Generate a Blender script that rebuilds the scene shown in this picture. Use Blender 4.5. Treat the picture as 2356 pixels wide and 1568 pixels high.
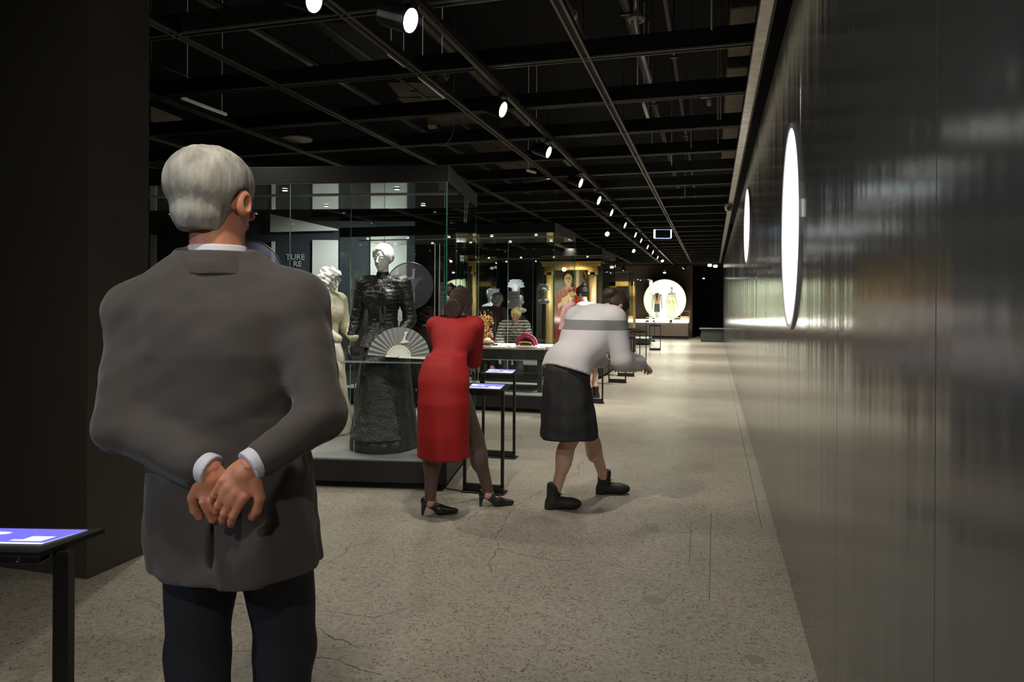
import bpy, bmesh, math, random
import numpy as np
from mathutils import Vector, Matrix, noise
random.seed(7)
PI = math.pi
for o in list(bpy.data.objects): bpy.data.objects.remove(o)
SC = bpy.context.scene
COL = SC.collection
# ---------------------------------------------------------------- camera
FPX, EYE, CX, CY, ROLL = 1625.0, 1.38, 1178.0, 696.7, 0.005
TH = math.atan(461/1625.0); CT, ST = math.cos(TH), math.sin(TH)
cd = bpy.data.cameras.new('camera'); cam = bpy.data.objects.new('camera', cd); COL.objects.link(cam)
cd.sensor_width = 36; cd.lens = 36*FPX/2356; cd.shift_y = -(784-CY)/2356; cd.clip_start = .05; cd.clip_end = 200
cam.matrix_world = Matrix.Translation((0, 0, EYE)) @ Matrix.Rotation(TH, 4, 'Z') @ Matrix.Rotation(PI/2, 4, 'X') @ Matrix.Rotation(ROLL, 4, 'Z')
SC.camera = cam
# ---------------------------------------------------------------- world, exposure
w = bpy.data.worlds.new('world'); SC.world = w; w.use_nodes = True
w.node_tree.nodes['Background'].inputs[0].default_value = (.55, .62, .75, 1)
w.node_tree.nodes['Background'].inputs[1].default_value = .012
SC.view_settings.view_transform = 'Standard'; SC.view_settings.look = 'None'; SC.view_settings.gamma = 1
SC.view_settings.use_curve_mapping = False; SC.view_settings.exposure = 0.0
SC.cycles.max_bounces = 10; SC.cycles.transparent_max_bounces = 40; SC.cycles.glossy_bounces = 5
SC.cycles.diffuse_bounces = 3; SC.cycles.sample_clamp_indirect = 4; SC.cycles.sample_clamp_direct = 0
SC.cycles.caustics_reflective = False; SC.cycles.caustics_refractive = False
SC.cycles.use_denoising = True
# picture point -> place in the hall (the real distance is always given)
def cw(x, z, h): return Vector((x*CT - z*ST, x*ST + z*CT, h))
def _ab(px, py):
    dx, dy = px-CX, py-CY
    return (dx + dy*ROLL)/FPX, (dy - dx*ROLL)/FPX
def at(px, py, z):
    a, b = _ab(px, py); return cw(a*z, z, EYE-b*z)
def flo(px, py):
    a, b = _ab(px, py); z = EYE/b; return cw(a*z, z, 0)
def atH(px, py, h):
    a, b = _ab(px, py); z = (EYE-h)/b; return cw(a*z, z, h)
def atX(px, py, X):
    a, b = _ab(px, py); z = X/(a*CT-ST); return cw(a*z, z, EYE-b*z)
def atY(px, py, Y):
    a, b = _ab(px, py); z = Y/(a*ST+CT); return cw(a*z, z, EYE-b*z)
def spot(loc, aim, power, size=50, blend=.6, color=(1, .93, .82), radius=.04, parent=None):
    l = bpy.data.lights.new('spot_light', 'SPOT'); l.energy = power; l.spot_size = math.radians(size); l.spot_blend = blend
    l.color = color; l.shadow_soft_size = radius
    o = bpy.data.objects.new('spot_light', l); COL.objects.link(o)
    d = (Vector(aim)-Vector(loc)).normalized()
    o.matrix_world = Matrix.Translation(loc) @ d.to_track_quat('-Z', 'Y').to_matrix().to_4x4()
    if parent: 
        o.parent = parent; o.matrix_parent_inverse = parent.matrix_world.inverted()
    return o
def area(loc, aim, power, sx, sy, color=(1, .95, .88), name='ceiling_light'):
    l = bpy.data.lights.new(name, 'AREA'); l.shape = 'RECTANGLE'; l.size = sx; l.size_y = sy; l.energy = power; l.color = color
    o = bpy.data.objects.new(name, l); COL.objects.link(o)
    d = (Vector(aim)-Vector(loc)).normalized()
    o.matrix_world = Matrix.Translation(loc) @ d.to_track_quat('-Z', 'Y').to_matrix().to_4x4()
    return o
# added bodiless flood spots at beam level that light the hall
for x_, y_, pw, tx, ty in ((-1.0, .9, 84, -.9, 2.2), (-.2, -1.0, 110, -.5, 2.0), (-3.4, 4.4, 100, -2.2, 3.2), (-1.2, 3.4, 140, -1.0, 4.6), (-.6, 6.0, 260, -.8, 7.0), (-.7, 9.6, 620, -.8, 10.4), (-.7, 13.2, 760, -.8, 14),
                        (-.7, 17.2, 900, -.8, 18), (-.9, 21.4, 980, -1.0, 22.2), (-1.2, 25.6, 900, -1.2, 26.4)):
    spot((x_, y_, 2.98), (tx, ty, 0), pw, 118, 1.0, (1, .94, .83), .05)
spot((-1.6, -.2, 2.9), (-2.7, 3.4, 1.6), 34, 80, 1.0, (1, .93, .75), .1)  # added fill spot, brightens the front of the left partition
spot((-3.6, -1.6, 2.6), (.37, 1.1, .7), 260, 50, 1.0, (.62, .78, 1), .1)  # added bluish flood onto the glossy right wall, no lamp body
# ---------------------------------------------------------------- materials
_M = {}
def mat(name, col=(.5, .5, .5), rough=.5, metal=0, emit=0, bump=0, bscale=40, var=0, vscale=5, coat=0, spec=.5, sheen=0, ecol=None, aniso=0, zs=1):
    if name in _M: return _M[name]
    m = bpy.data.materials.new(name); m.use_nodes = True; nt = m.node_tree; b = nt.nodes['Principled BSDF']
    b.inputs['Base Color'].default_value = (*col, 1); b.inputs['Roughness'].default_value = rough; b.inputs['Metallic'].default_value = metal
    b.inputs['Coat Weight'].default_value = coat; b.inputs['Coat Roughness'].default_value = .1; b.inputs['Specular IOR Level'].default_value = spec
    b.inputs['Sheen Weight'].default_value = sheen; b.inputs['Anisotropic'].default_value = aniso
    if emit:
        b.inputs['Emission Color'].default_value = (*(ecol or col), 1); b.inputs['Emission Strength'].default_value = emit
    tc = nt.nodes.new('ShaderNodeTexCoord')
    if var:
        n = nt.nodes.new('ShaderNodeTexNoise'); n.inputs['Scale'].default_value = vscale; n.inputs['Detail'].default_value = 6
        mp = nt.nodes.new('ShaderNodeMapping'); mp.inputs['Scale'].default_value = (1, 1, zs); nt.links.new(tc.outputs['Object'], mp.inputs['Vector']); nt.links.new(mp.outputs[0], n.inputs['Vector'])
        r = nt.nodes.new('ShaderNodeMapRange'); r.inputs[1].default_value = .3; r.inputs[2].default_value = .7
        r.inputs[3].default_value = 1-var; r.inputs[4].default_value = 1+var
        nt.links.new(n.outputs['Fac'], r.inputs[0])
        v = nt.nodes.new('ShaderNodeVectorMath'); v.operation = 'SCALE'; v.inputs[0].default_value = col
        nt.links.new(r.outputs[0], v.inputs['Scale']); nt.links.new(v.outputs[0], b.inputs['Base Color'])
    if bump:
        n = nt.nodes.new('ShaderNodeTexNoise'); n.inputs['Scale'].default_value = bscale; n.inputs['Detail'].default_value = 5
        mp = nt.nodes.new('ShaderNodeMapping'); mp.inputs['Scale'].default_value = (1, 1, zs); nt.links.new(tc.outputs['Object'], mp.inputs['Vector']); nt.links.new(mp.outputs[0], n.inputs['Vector'])
        bp = nt.nodes.new('ShaderNodeBump'); bp.inputs['Strength'].default_value = bump; bp.inputs['Distance'].default_value = .02
        nt.links.new(n.outputs['Fac'], bp.inputs['Height']); nt.links.new(bp.outputs[0], b.inputs['Normal'])
    _M[name] = m; return m
def vmat(name, rough=.6, emit=0, alpha=1):
    if name in _M: return _M[name]
    m = bpy.data.materials.new(name); m.use_nodes = True; nt = m.node_tree; b = nt.nodes['Principled BSDF']
    a = nt.nodes.new('ShaderNodeVertexColor'); a.layer_name = 'paint'
    nt.links.new(a.outputs[0], b.inputs['Base Color']); b.inputs['Roughness'].default_value = rough; b.inputs['Specular IOR Level'].default_value = .1 if rough > .9 else .5
    if emit:
        nt.links.new(a.outputs[0], b.inputs['Emission Color']); b.inputs['Emission Strength'].default_value = emit
    if alpha < 1: b.inputs['Alpha'].default_value = alpha
    _M[name] = m; return m
def glass(name='clear_glass', tint=(.965, .985, .975), refl=1.0):
    if name in _M: return _M[name]
    m = bpy.data.materials.new(name); m.use_nodes = True; nt = m.node_tree; nt.nodes.clear()
    out = nt.nodes.new('ShaderNodeOutputMaterial'); mx = nt.nodes.new('ShaderNodeMixShader'); t = nt.nodes.new('ShaderNodeBsdfTransparent')
    g = nt.nodes.new('ShaderNodeBsdfGlossy'); f = nt.nodes.new('ShaderNodeFresnel'); f.inputs[0].default_value = 1.45
    t.inputs[0].default_value = (*tint, 1); g.inputs['Roughness'].default_value = .0
    g.inputs['Color'].default_value = (refl, refl, refl, 1)
    geo = nt.nodes.new('ShaderNodeNewGeometry'); inv = nt.nodes.new('ShaderNodeMath'); inv.operation = 'SUBTRACT'; inv.inputs[0].default_value = 1
    nt.links.new(geo.outputs['Backfacing'], inv.inputs[1])
    mu = nt.nodes.new('ShaderNodeMath'); mu.operation = 'MULTIPLY'
    nt.links.new(f.outputs[0], mu.inputs[0]); nt.links.new(inv.outputs[0], mu.inputs[1])
    nt.links.new(mu.outputs[0], mx.inputs[0]); nt.links.new(t.outputs[0], mx.inputs[1]); nt.links.new(g.outputs[0], mx.inputs[2])
    nt.links.new(mx.outputs[0], out.inputs[0]); _M[name] = m; return m
# ---------------------------------------------------------------- mesh helpers
def obj(name, verts, faces, m=None, parent=None, smooth=False):
    me = bpy.data.meshes.new(name); me.from_pydata([tuple(v) for v in verts], [], faces); me.update()
    if smooth: me.shade_smooth()
    if m: me.materials.append(m)
    o = bpy.data.objects.new(name, me); COL.objects.link(o)
    if parent: o.parent = parent
    return o
def tag(o, label=None, cat=None, group=None, kind=None):
    if label: o['label'] = label
    if cat: o['category'] = cat
    if group: o['group'] = group
    if kind: o['kind'] = kind
    return o
def empty(name, loc, rz=0, label=None, cat=None, group=None, kind=None):
    o = bpy.data.objects.new(name, None); o.empty_display_size = .1; COL.objects.link(o)
    o.location = loc; o.rotation_euler = (0, 0, rz); o.matrix_basis = Matrix.Translation(loc) @ Matrix.Rotation(rz, 4, 'Z')
    return tag(o, label, cat, group, kind)
class MB:
    """gathers boxes, tubes and turned shapes into one mesh"""
    def __init__(s): s.v = []; s.f = []
    def add(s, v, f):
        n = len(s.v); s.v += [Vector(p) for p in v]; s.f += [[i+n for i in q] for q in f]; return s
    def box(s, a, b, M=None):
        (x0, y0, z0), (x1, y1, z1) = a, b
        v = [Vector(p) for p in ((x0,y0,z0),(x1,y0,z0),(x1,y1,z0),(x0,y1,z0),(x0,y0,z1),(x1,y0,z1),(x1,y1,z1),(x0,y1,z1))]
        if M: v = [M @ p for p in v]
        return s.add(v, [(0,3,2,1),(4,5,6,7),(0,1,5,4),(1,2,6,5),(2,3,7,6),(3,0,4,7)])
    def bbox(s, a, b, c=.004, M=None):
        """box with chamfered edges"""
        bm = bmesh.new(); bmesh.ops.create_cube(bm, size=1)
        for q in bm.verts: q.co = Vector([(a[i]+b[i])/2 + q.co[i]*(b[i]-a[i]) for i in range(3)])
        bmesh.ops.bevel(bm, geom=bm.edges[:], offset=c, segments=1, affect='EDGES')
        bm.verts.index_update(); v = [(M @ q.co) if M else q.co.copy() for q in bm.verts]; f = [[x.index for x in q.verts] for q in bm.faces]
        bm.free(); return s.add(v, f)
    def tube(s, pts, r, n=8, caps=True, r2=None):
        pts = [Vector(p) for p in pts]; k = len(pts); rings = []
        up = None
        for i, p in enumerate(pts):
            d = (pts[min(i+1, k-1)]-pts[max(i-1, 0)]).normalized()
            if up is None: up = d.orthogonal().normalized()
            else: up = (up - d*up.dot(d)).normalized()
            sd = d.cross(up); rr = r if r2 is None else r+(r2-r)*i/(k-1)
            if callable(r): rr = r(i/(k-1))
            rings.append([p+(up*math.cos(2*PI*j/n)+sd*math.sin(2*PI*j/n))*rr for j in range(n)])
        f = []
        for i in range(k-1):
            for j in range(n): f.append((i*n+j, i*n+(j+1) % n, (i+1)*n+(j+1) % n, (i+1)*n+j))
        if caps: f.append(tuple(range(n))[::-1]); f.append(tuple((k-1)*n+j for j in range(n)))
        return s.add([q for R in rings for q in R], f)
    def lathe(s, prof, n=24, M=None, caps=True):
        v = []; f = []; k = len(prof)
        for r, z in prof:
            for j in range(n): v.append(Vector((r*math.cos(2*PI*j/n), r*math.sin(2*PI*j/n), z)))
        for i in range(k-1):
            for j in range(n): f.append((i*n+j, i*n+(j+1) % n, (i+1)*n+(j+1) % n, (i+1)*n+j))
        if caps: f.append(tuple(range(n))[::-1]); f.append(tuple((k-1)*n+j for j in range(n)))
        if M: v = [M @ q for q in v]
        return s.add(v, f)
    def prism(s, poly, z0, z1, M=None):
        n = len(poly); v = [Vector((x, y, z0)) for x, y in poly]+[Vector((x, y, z1)) for x, y in poly]
        if M: v = [M @ q for q in v]
        return s.add(v, [tuple(range(n))[::-1], tuple(range(n, 2*n))]+[(i, (i+1) % n, n+(i+1) % n, n+i) for i in range(n)])
    def build(s, name, m, parent=None, smooth=False, label=None, cat=None, group=None, kind=None):
        o = obj(name, s.v, s.f, m, parent, smooth); return tag(o, label, cat, group, kind)
def paint(name, wd, ht, nx, ny, fn, m, parent=None, M=None, th=.004, mask=None):
    """a flat printed or painted sheet: colour per point in the x-z plane, facing -y, with a real back"""
    v = []; c = []; f = []
    for j in range(ny+1):
        for i in range(nx+1):
            u, t = i/nx, j/ny; v.append(Vector(((u-.5)*wd, 0, (t-.5)*ht))); c.append(fn(u, t))
    for j in range(ny):
        for i in range(nx):
            if mask and not mask((i+.5)/nx, (j+.5)/ny): continue
            a = j*(nx+1)+i; f.append((a, a+1, a+nx+2, a+nx+1))
    if not mask:
        n = len(v); cor = [0, nx, (nx+1)*(ny+1)-1, (nx+1)*ny]
        v += [v[q]+Vector((0, th, 0)) for q in cor]; c += [(.05, .05, .05)]*4
        f.append((n+3, n+2, n+1, n))
        f += [tuple([*range(0, nx+1)][::-1]+[n, n+1])[::1], (cor[3], cor[0], n, n+3)[::1], (cor[1], cor[2], n+2, n+1)]
    if M: v = [M @ q for q in v]
    o = obj(name, v, f, m, parent); a = o.data.color_attributes.new('paint', 'FLOAT_COLOR', 'POINT')
    a.data.foreach_set('color', [x for q in c for x in (*q, 1)])
    return o
# ---------------------------------------------------------------- fields for bodies, cloth and hair
def rot(rx=0, ry=0, rz=0):
    return np.array((Matrix.Rotation(rz, 3, 'Z') @ Matrix.Rotation(ry, 3, 'Y') @ Matrix.Rotation(rx, 3, 'X')))
def basis(up, xa):
    """columns x, y, z of a frame whose z is UP and whose x is close to XA"""
    up = np.array(up, float); up /= np.linalg.norm(up); xa = np.array(xa, float); xa = xa-up*xa.dot(up); xa /= np.linalg.norm(xa)
    return np.stack([xa, np.cross(up, xa), up], 1)
def rc(a, b, r1, r2, g=0):
    a = np.array(a, float); b = np.array(b, float); ab = b-a; L = max(ab.dot(ab), 1e-9)
    def f(P):
        t = np.clip(((P-a)@ab)/L, 0, 1); return np.linalg.norm(P-a-t[:, None]*ab, axis=1)-(r1+(r2-r1)*t)-g
    return f
def el(c, r, R=None, g=0):
    c = np.array(c, float); r = np.array(r, float)+g
    def f(P):
        q = P-c
        if R is not None: q = q@R
        k = np.linalg.norm(q/r, axis=1); k2 = np.linalg.norm(q/(r*r), axis=1); return k*(k-1)/np.maximum(k2, 1e-6)
    return f
def loft(rows, n=2.0, g=0, fold=None):
    """rows of (z, cx, cy, rx, ry) going up"""
    A = np.array(rows, float)
    def f(P):
        z = P[:, 2]; cx, cy, rx, ry = (np.interp(z, A[:, 0], A[:, i]) for i in (1, 2, 3, 4)); rx = rx+g; ry = ry+g
        x = (P[:, 0]-cx); y = (P[:, 1]-cy)
        if fold is not None:
            s = 1+fold(np.arctan2(y, x), z); rx = rx*s; ry = ry*s
        k = (np.abs(x/rx)**n+np.abs(y/ry)**n)**(1/n); d = (k-1)*np.minimum(rx, ry)
        return np.maximum(d, np.maximum(A[0, 0]-z, z-A[-1, 0]))
    return f
def U(fs, k=.02):
    def f(P):
        d = fs[0](P)
        for q in fs[1:]:
            e = q(P)
            if k <= 0: d = np.minimum(d, e)
            else:
                h = np.clip(.5+.5*(e-d)/k, 0, 1); d = e*(1-h)+d*h-k*h*(1-h)
        return d
    return f
def cut(a, b, k=.01):
    def f(P):
        d = a(P); e = -b(P); h = np.clip(.5-.5*(e-d)/k, 0, 1)
        return np.maximum(d, e) if k <= 0 else e*(1-h)+d*h+k*h*(1-h)
    return f
def clip(a, n, o):
    n = np.array(n, float); n /= np.linalg.norm(n); o = np.array(o, float)
    return lambda P: np.maximum(a(P), (P-o)@n)
def both(a, b): return lambda P: np.maximum(a(P), b(P))
def wob(a, amp, s, seed=0, sz=None):
    """wrinkles"""
    rs = np.random.RandomState(seed); K = rs.randn(7, 3)*s; ph = rs.rand(7)*6.28; 
    if sz is not None: K[:, 2] *= sz
    def f(P):
        q = sum(np.sin(P@K[i]+ph[i]+.8*np.sin(P@K[(i+1) % 7]*.6)) for i in range(7))/7
        return a(P)-amp*q*1.6
    return f
def nets(fn, lo, hi, vox):
    lo = np.array(lo, float); hi = np.array(hi, float); N = np.ceil((hi-lo)/vox).astype(int)+1
    ax = [lo[i]+vox*np.arange(N[i]) for i in range(3)]
    F = np.empty(tuple(N), np.float32)
    step = max(1, int(400000/(N[1]*N[2])))
    Y, Z = np.meshgrid(ax[1], ax[2], indexing='ij')
    for i in range(0, N[0], step):
        xs = ax[0][i:i+step]; n = len(xs)
        P = np.empty((n, N[1], N[2], 3)); P[..., 0] = xs[:, None, None]; P[..., 1] = Y; P[..., 2] = Z
        F[i:i+n] = fn(P.reshape(-1, 3)).reshape(n, N[1], N[2])
    F[0], F[-1], F[:, 0], F[:, -1], F[:, :, 0], F[:, :, -1] = (1,)*6
    S = F < 0; n0, n1, n2 = N-1
    acc = np.zeros((n0, n1, n2, 3), np.float32); cnt = np.zeros((n0, n1, n2), np.float32)
    sl = lambda d, m: slice(d, d+m)
    for dx in (0, 1):
        for dy in (0, 1):
            for axis in range(3):
                o = [0, 0, 0]; oth = [q for q in range(3) if q != axis]; o[oth[0]] = dx; o[oth[1]] = dy
                p = list(o); p[axis] = 1
                A = F[sl(o[0], n0), sl(o[1], n1), sl(o[2], n2)]; B = F[sl(p[0], n0), sl(p[1], n1), sl(p[2], n2)]
                m = (A < 0) != (B < 0); t = np.where(m, A/np.where(m, A-B, 1), 0)
                for q in range(3):
                    acc[..., q] += np.where(m, (t if q == axis else o[q]), 0)
                cnt += m
    act = cnt > 0; idx = -np.ones(act.shape, int); idx[act] = np.arange(act.sum())
    I = np.argwhere(act); V = lo+vox*(I+acc[act]/cnt[act][:, None])
    Q = []
    for axis in range(3):
        b, c = [(1, 2), (2, 0), (0, 1)][axis]
        s0 = [slice(None)]*3; s0[axis] = slice(0, N[axis]-1); s1 = list(s0); s1[axis] = slice(1, N[axis])
        a0, a1 = S[tuple(s0)], S[tuple(s1)]; E = np.argwhere(a0 != a1)
        E = E[(E[:, b] > 0) & (E[:, c] > 0) & (E[:, b] < N[b]-1) & (E[:, c] < N[c]-1)]
        if not len(E): continue
        q = []
        for db, dc in ((1, 1), (0, 1), (0, 0), (1, 0)):
            e = E.copy(); e[:, b] -= db; e[:, c] -= dc; q.append(idx[e[:, 0], e[:, 1], e[:, 2]])
        q = np.stack(q, 1); out = a0[E[:, 0], E[:, 1], E[:, 2]]
        q[~out] = q[~out][:, ::-1]; Q.append(q)
    return V, np.concatenate(Q)
def sdf(name, fn, lo, hi, vox, m, parent=None, extra=(), label=None, cat=None):
    """one closed surface of the field; EXTRA: finer fields (fn, lo, hi, vox) joined to the same mesh"""
    V, Q = nets(fn, lo, hi, vox)
    for e in extra:
        v, q = nets(*e); Q = np.concatenate([Q, q+len(V)]); V = np.concatenate([V, v])
    me = bpy.data.meshes.new(name); nv, nf = len(V), len(Q)
    me.vertices.add(nv); me.vertices.foreach_set('co', V.astype(np.float32).ravel())
    me.loops.add(nf*4); me.polygons.add(nf); me.loops.foreach_set('vertex_index', Q.astype(np.int32).ravel())
    me.polygons.foreach_set('loop_start', np.arange(0, nf*4, 4, dtype=np.int32)); me.update(calc_edges=True); me.validate()
    me.shade_smooth(); me.materials.append(m)
    o = bpy.data.objects.new(name, me); COL.objects.link(o)
    if parent: o.parent = parent
    return tag(o, label, cat)
BLK = mat('black_paint', (.012, .012, .013), .45); BLK2 = mat('matte_black', (.004, .004, .004), .8)
STL = mat('black_steel', (.012, .012, .012), .35, .3); GRY = mat('grey_metal', (.22, .21, .18), .4, .6); CHR = mat('chrome', (.75, .75, .75), .15, 1)
WHT = mat('white_paint', (.8, .8, .78), .5); LIP = mat('beam_lip', (.13, .12, .085), .5, .2)
GLS = glass(); SLV = mat('galvanised', (.5, .48, .42), .35, .8, var=.3, vscale=8)
# ---------------------------------------------------------------- floor
def floor_mat():
    m = bpy.data.materials.new('polished_concrete'); m.use_nodes = True; nt = m.node_tree; b = nt.nodes['Principled BSDF']; N = nt.nodes.new; L = nt.links.new
    g = N('ShaderNodeNewGeometry')
    def noi(s, d=6, r=.6):
        n = N('ShaderNodeTexNoise'); n.inputs['Scale'].default_value = s; n.inputs['Detail'].default_value = d; n.inputs['Roughness'].default_value = r
        L(g.outputs['Position'], n.inputs['Vector']); return n
    def ramp(src, p):
        r = N('ShaderNodeValToRGB'); e = r.color_ramp.elements; e[0].position, e[0].color = p[0][0], (*p[0][1], 1); e[1].position, e[1].color = p[1][0], (*p[1][1], 1)
        for q, c in p[2:]: x = e.new(q); x.color = (*c, 1)
        L(src, r.inputs[0]); return r
    big = ramp(noi(.9, 5).outputs['Fac'], [(.3, (.285, .262, .215)), (.7, (.40, .365, .30))])
    fine = ramp(noi(38, 8, .7).outputs['Fac'], [(.35, (.72, .72, .72)), (.6, (1.08, 1.08, 1.08))])
    vo = N('ShaderNodeTexVoronoi'); vo.inputs['Scale'].default_value = 62; L(g.outputs['Position'], vo.inputs['Vector'])
    sp = ramp(vo.outputs['Distance'], [(.20, (.34, .33, .30)), (.36, (1, 1, 1))])
    msk = ramp(noi(14, 3).outputs['Fac'], [(.38, (0, 0, 0)), (.56, (1, 1, 1))])
    m1 = N('ShaderNodeMixRGB'); m1.blend_type = 'MULTIPLY'; m1.inputs[0].default_value = 1; L(big.outputs[0], m1.inputs[1]); L(fine.outputs[0], m1.inputs[2])
    m2 = N('ShaderNodeMixRGB'); m2.blend_type = 'MULTIPLY'; L(msk.outputs[0], m2.inputs[0]); L(m1.outputs[0], m2.inputs[1]); L(sp.outputs[0], m2.inputs[2])
    L(m2.outputs[0], b.inputs['Base Color'])
    rr = N('ShaderNodeMapRange'); rr.inputs[3].default_value = .20; rr.inputs[4].default_value = .42; L(noi(2.2, 5).outputs['Fac'], rr.inputs[0]); L(rr.outputs[0], b.inputs['Roughness'])
    bp = N('ShaderNodeBump'); bp.inputs['Strength'].default_value = .10; bp.inputs['Distance'].default_value = .01; L(noi(60, 6).outputs['Fac'], bp.inputs['Height']); L(bp.outputs[0], b.inputs['Normal'])
    return m
FLM = floor_mat()
fl = empty('floor', (0, 0, 0), kind='structure')
MB().box((-12, -5, -.1), (1.2, 33, 0)).build('concrete_slab', FLM, fl)
CRK = mat('crack_dark', (.055, .048, .04), .9)  # dark colour of the worn crack lines
def crack(pts, wd=.0035, seed=1, jit=.012):
    rs = random.Random(seed); P = [flo(*p) for p in pts]; Q = []
    for a, b in zip(P, P[1:]):
        n = max(2, int((b-a).length/.035)); s = Vector((-(b-a).y, (b-a).x, 0)).normalized()
        Q += [a.lerp(b, i/n)+s*rs.uniform(-jit, jit)*(i > 0) for i in range(n)]
    Q.append(P[-1]); v = []; f = []
    for i, p in enumerate(Q):
        d = (Q[min(i+1, len(Q)-1)]-Q[max(i-1, 0)]); s = Vector((-d.y, d.x, 0)).normalized()*wd*rs.uniform(.3, 1)/2
        v += [p+s+Vector((0, 0, .0006)), p-s+Vector((0, 0, .0006))]
    for i in range(len(Q)-1): f.append((2*i, 2*i+1, 2*i+3, 2*i+2))
    obj('crack', v, f, CRK, fl)
for i, c in enumerate([
    [(1172,1178),(1160,1205),(1140,1235),(1145,1262),(1125,1290),(1132,1318)], [(1145,1262),(1200,1275),(1250,1285),(1310,1290)],
    [(1355,1056),(1330,1068),(1335,1085),(1310,1098),(1290,1115),(1240,1132),(1205,1150),(1175,1170),(1080,1172)], [(1108,1170),(1080,1195)],
    [(690,1432),(740,1445),(770,1470),(800,1475),(830,1492)], [(540,1498),(600,1498),(690,1512),(780,1516),(830,1540),(880,1552)],
    [(756,1295),(790,1275),(800,1258),(850,1248)], [(310,1368),(345,1382),(366,1390),(378,1415),(360,1432),(350,1440)],
    [(330,1470),(400,1470)], [(545,1388),(600,1390)], [(70,1555),(100,1538)], [(740,1405),(800,1412),(860,1420),(940,1398)],
    [(1355,1056),(1420,1060),(1480,1063)], [(1180,1152),(1225,1143)]]): crack(c, seed=i, wd=.004 if i < 7 else .003)
JNT = mat('joint_line', (.10, .09, .075), .9)
def strip(p, q, wd, name, m, par, z=.0007):
    d = q-p; s = Vector((-d.y, d.x, 0)).normalized()*wd/2; u = Vector((0, 0, z)); obj(name, [p+s+u, p-s+u, q-s+u, q+s+u], [(0, 1, 2, 3)], m, par)
strip(Vector((.30, 4.6, 0)), Vector((.33, 30, 0)), .004, 'saw_joint', JNT, fl)
for px, y0, y1 in ((1636, 1180, 1380), (1590, 1200, 1300)):
    strip(flo(px, y0), flo(px-4, y1), .004, 'scratch', mat('scratch_mark', (.13, .12, .1), .8), fl)
for px, py, r in ((1503, 1380, .05), (1735, 1515, .035), (790, 1332, .018)):
    c = flo(px, py); obj('stain', [c+Vector((r*math.cos(a)*(1+.2*math.sin(3*a)), r*.9*math.sin(a), .0008)) for a in [i*PI/9 for i in range(18)]], [tuple(range(18))], mat('stain_mark', (.22, .205, .165), .6), fl)
# ---------------------------------------------------------------- right wall of glossy dark panels
def wall_mat():
    m = bpy.data.materials.new('glossy_dark_panel'); m.use_nodes = True; nt = m.node_tree; b = nt.nodes['Principled BSDF']; N = nt.nodes.new; L = nt.links.new
    b.inputs['Base Color'].default_value = (.075, .074, .068, 1); b.inputs['Roughness'].default_value = .14; b.inputs['Specular IOR Level'].default_value = .75
    b.inputs['Metallic'].default_value = .3
    g = N('ShaderNodeNewGeometry'); mp = N('ShaderNodeMapping'); mp.inputs['Scale'].default_value = (1, 1.3, .12); L(g.outputs['Position'], mp.inputs['Vector'])
    n = N('ShaderNodeTexNoise'); n.inputs['Scale'].default_value = 2.0; n.inputs['Detail'].default_value = 3; L(mp.outputs[0], n.inputs['Vector'])
    n2 = N('ShaderNodeTexNoise'); n2.inputs['Scale'].default_value = 900; n2.inputs['Detail'].default_value = 2; L(g.outputs['Position'], n2.inputs['Vector'])
    bp = N('ShaderNodeBump'); bp.inputs['Strength'].default_value = .18; bp.inputs['Distance'].default_value = .05; L(n.outputs['Fac'], bp.inputs['Height'])
    b2 = N('ShaderNodeBump'); b2.inputs['Strength'].default_value = .05; b2.inputs['Distance'].default_value = .001; L(n2.outputs['Fac'], b2.inputs['Height']); L(bp.outputs[0], b2.inputs['Normal'])
    L(b2.outputs[0], b.inputs['Normal']); return m
WX = .376; WTOP = 2.88
wr = empty('wall_right', (WX, 10, 0), kind='structure')
WM = wall_mat(); ys = [-1.6, .4, 1.39, 2.40]+[2.40+1.0*i for i in range(1, 25)]
for a, b_ in zip(ys, ys[1:]):
    MB().bbox((0, a-10+.0015, .012), (.02, b_-10-.0015, WTOP), .001).build('wall_panel', WM, wr)
MB().box((.02, -12, 0), (.3, 16.4, WTOP)).build('wall_core', mat('seam_glint_paint', (.45, .44, .40), .5), wr)  # pale core colour paints the light caught along the panel seams
MB().box((.006, -12, 0), (.02, 16.4, .012)).build('shadow_gap', BLK2, wr)
# thin strokes of the big lettering high on the panels
LET = mat('pale_lettering', (.6, .6, .58), .5)
def stroke(pts, r=.0035):
    MB().tube([atX(px, py, WX)+Vector((-.002, 0, 0)) for px, py in pts], r, 5).build('letter_stroke', LET, wr)
for p in ([(1874,2),(1868,18)], [(1901,3),(1884,42)], [(1850,70),(1840,96)], [(1832,136),(1827,124),(1833,120),(1836,130)], [(1849,136),(1840,157)],
          [(1865,120),(1855,145),(1852,192)], [(1850,197),(1840,218)], [(1826,250),(1834,230),(1836,205)], [(1808,300),(1815,270)],
          [(1860,42),(1865,120),(1867,155)], [(1874,20),(1875,142)], [(1884,42),(1884,115)], [(1902,4),(1901,82)], [(1827,136),(1826,235)], [(1840,96),(1840,200)]): stroke(p)
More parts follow.
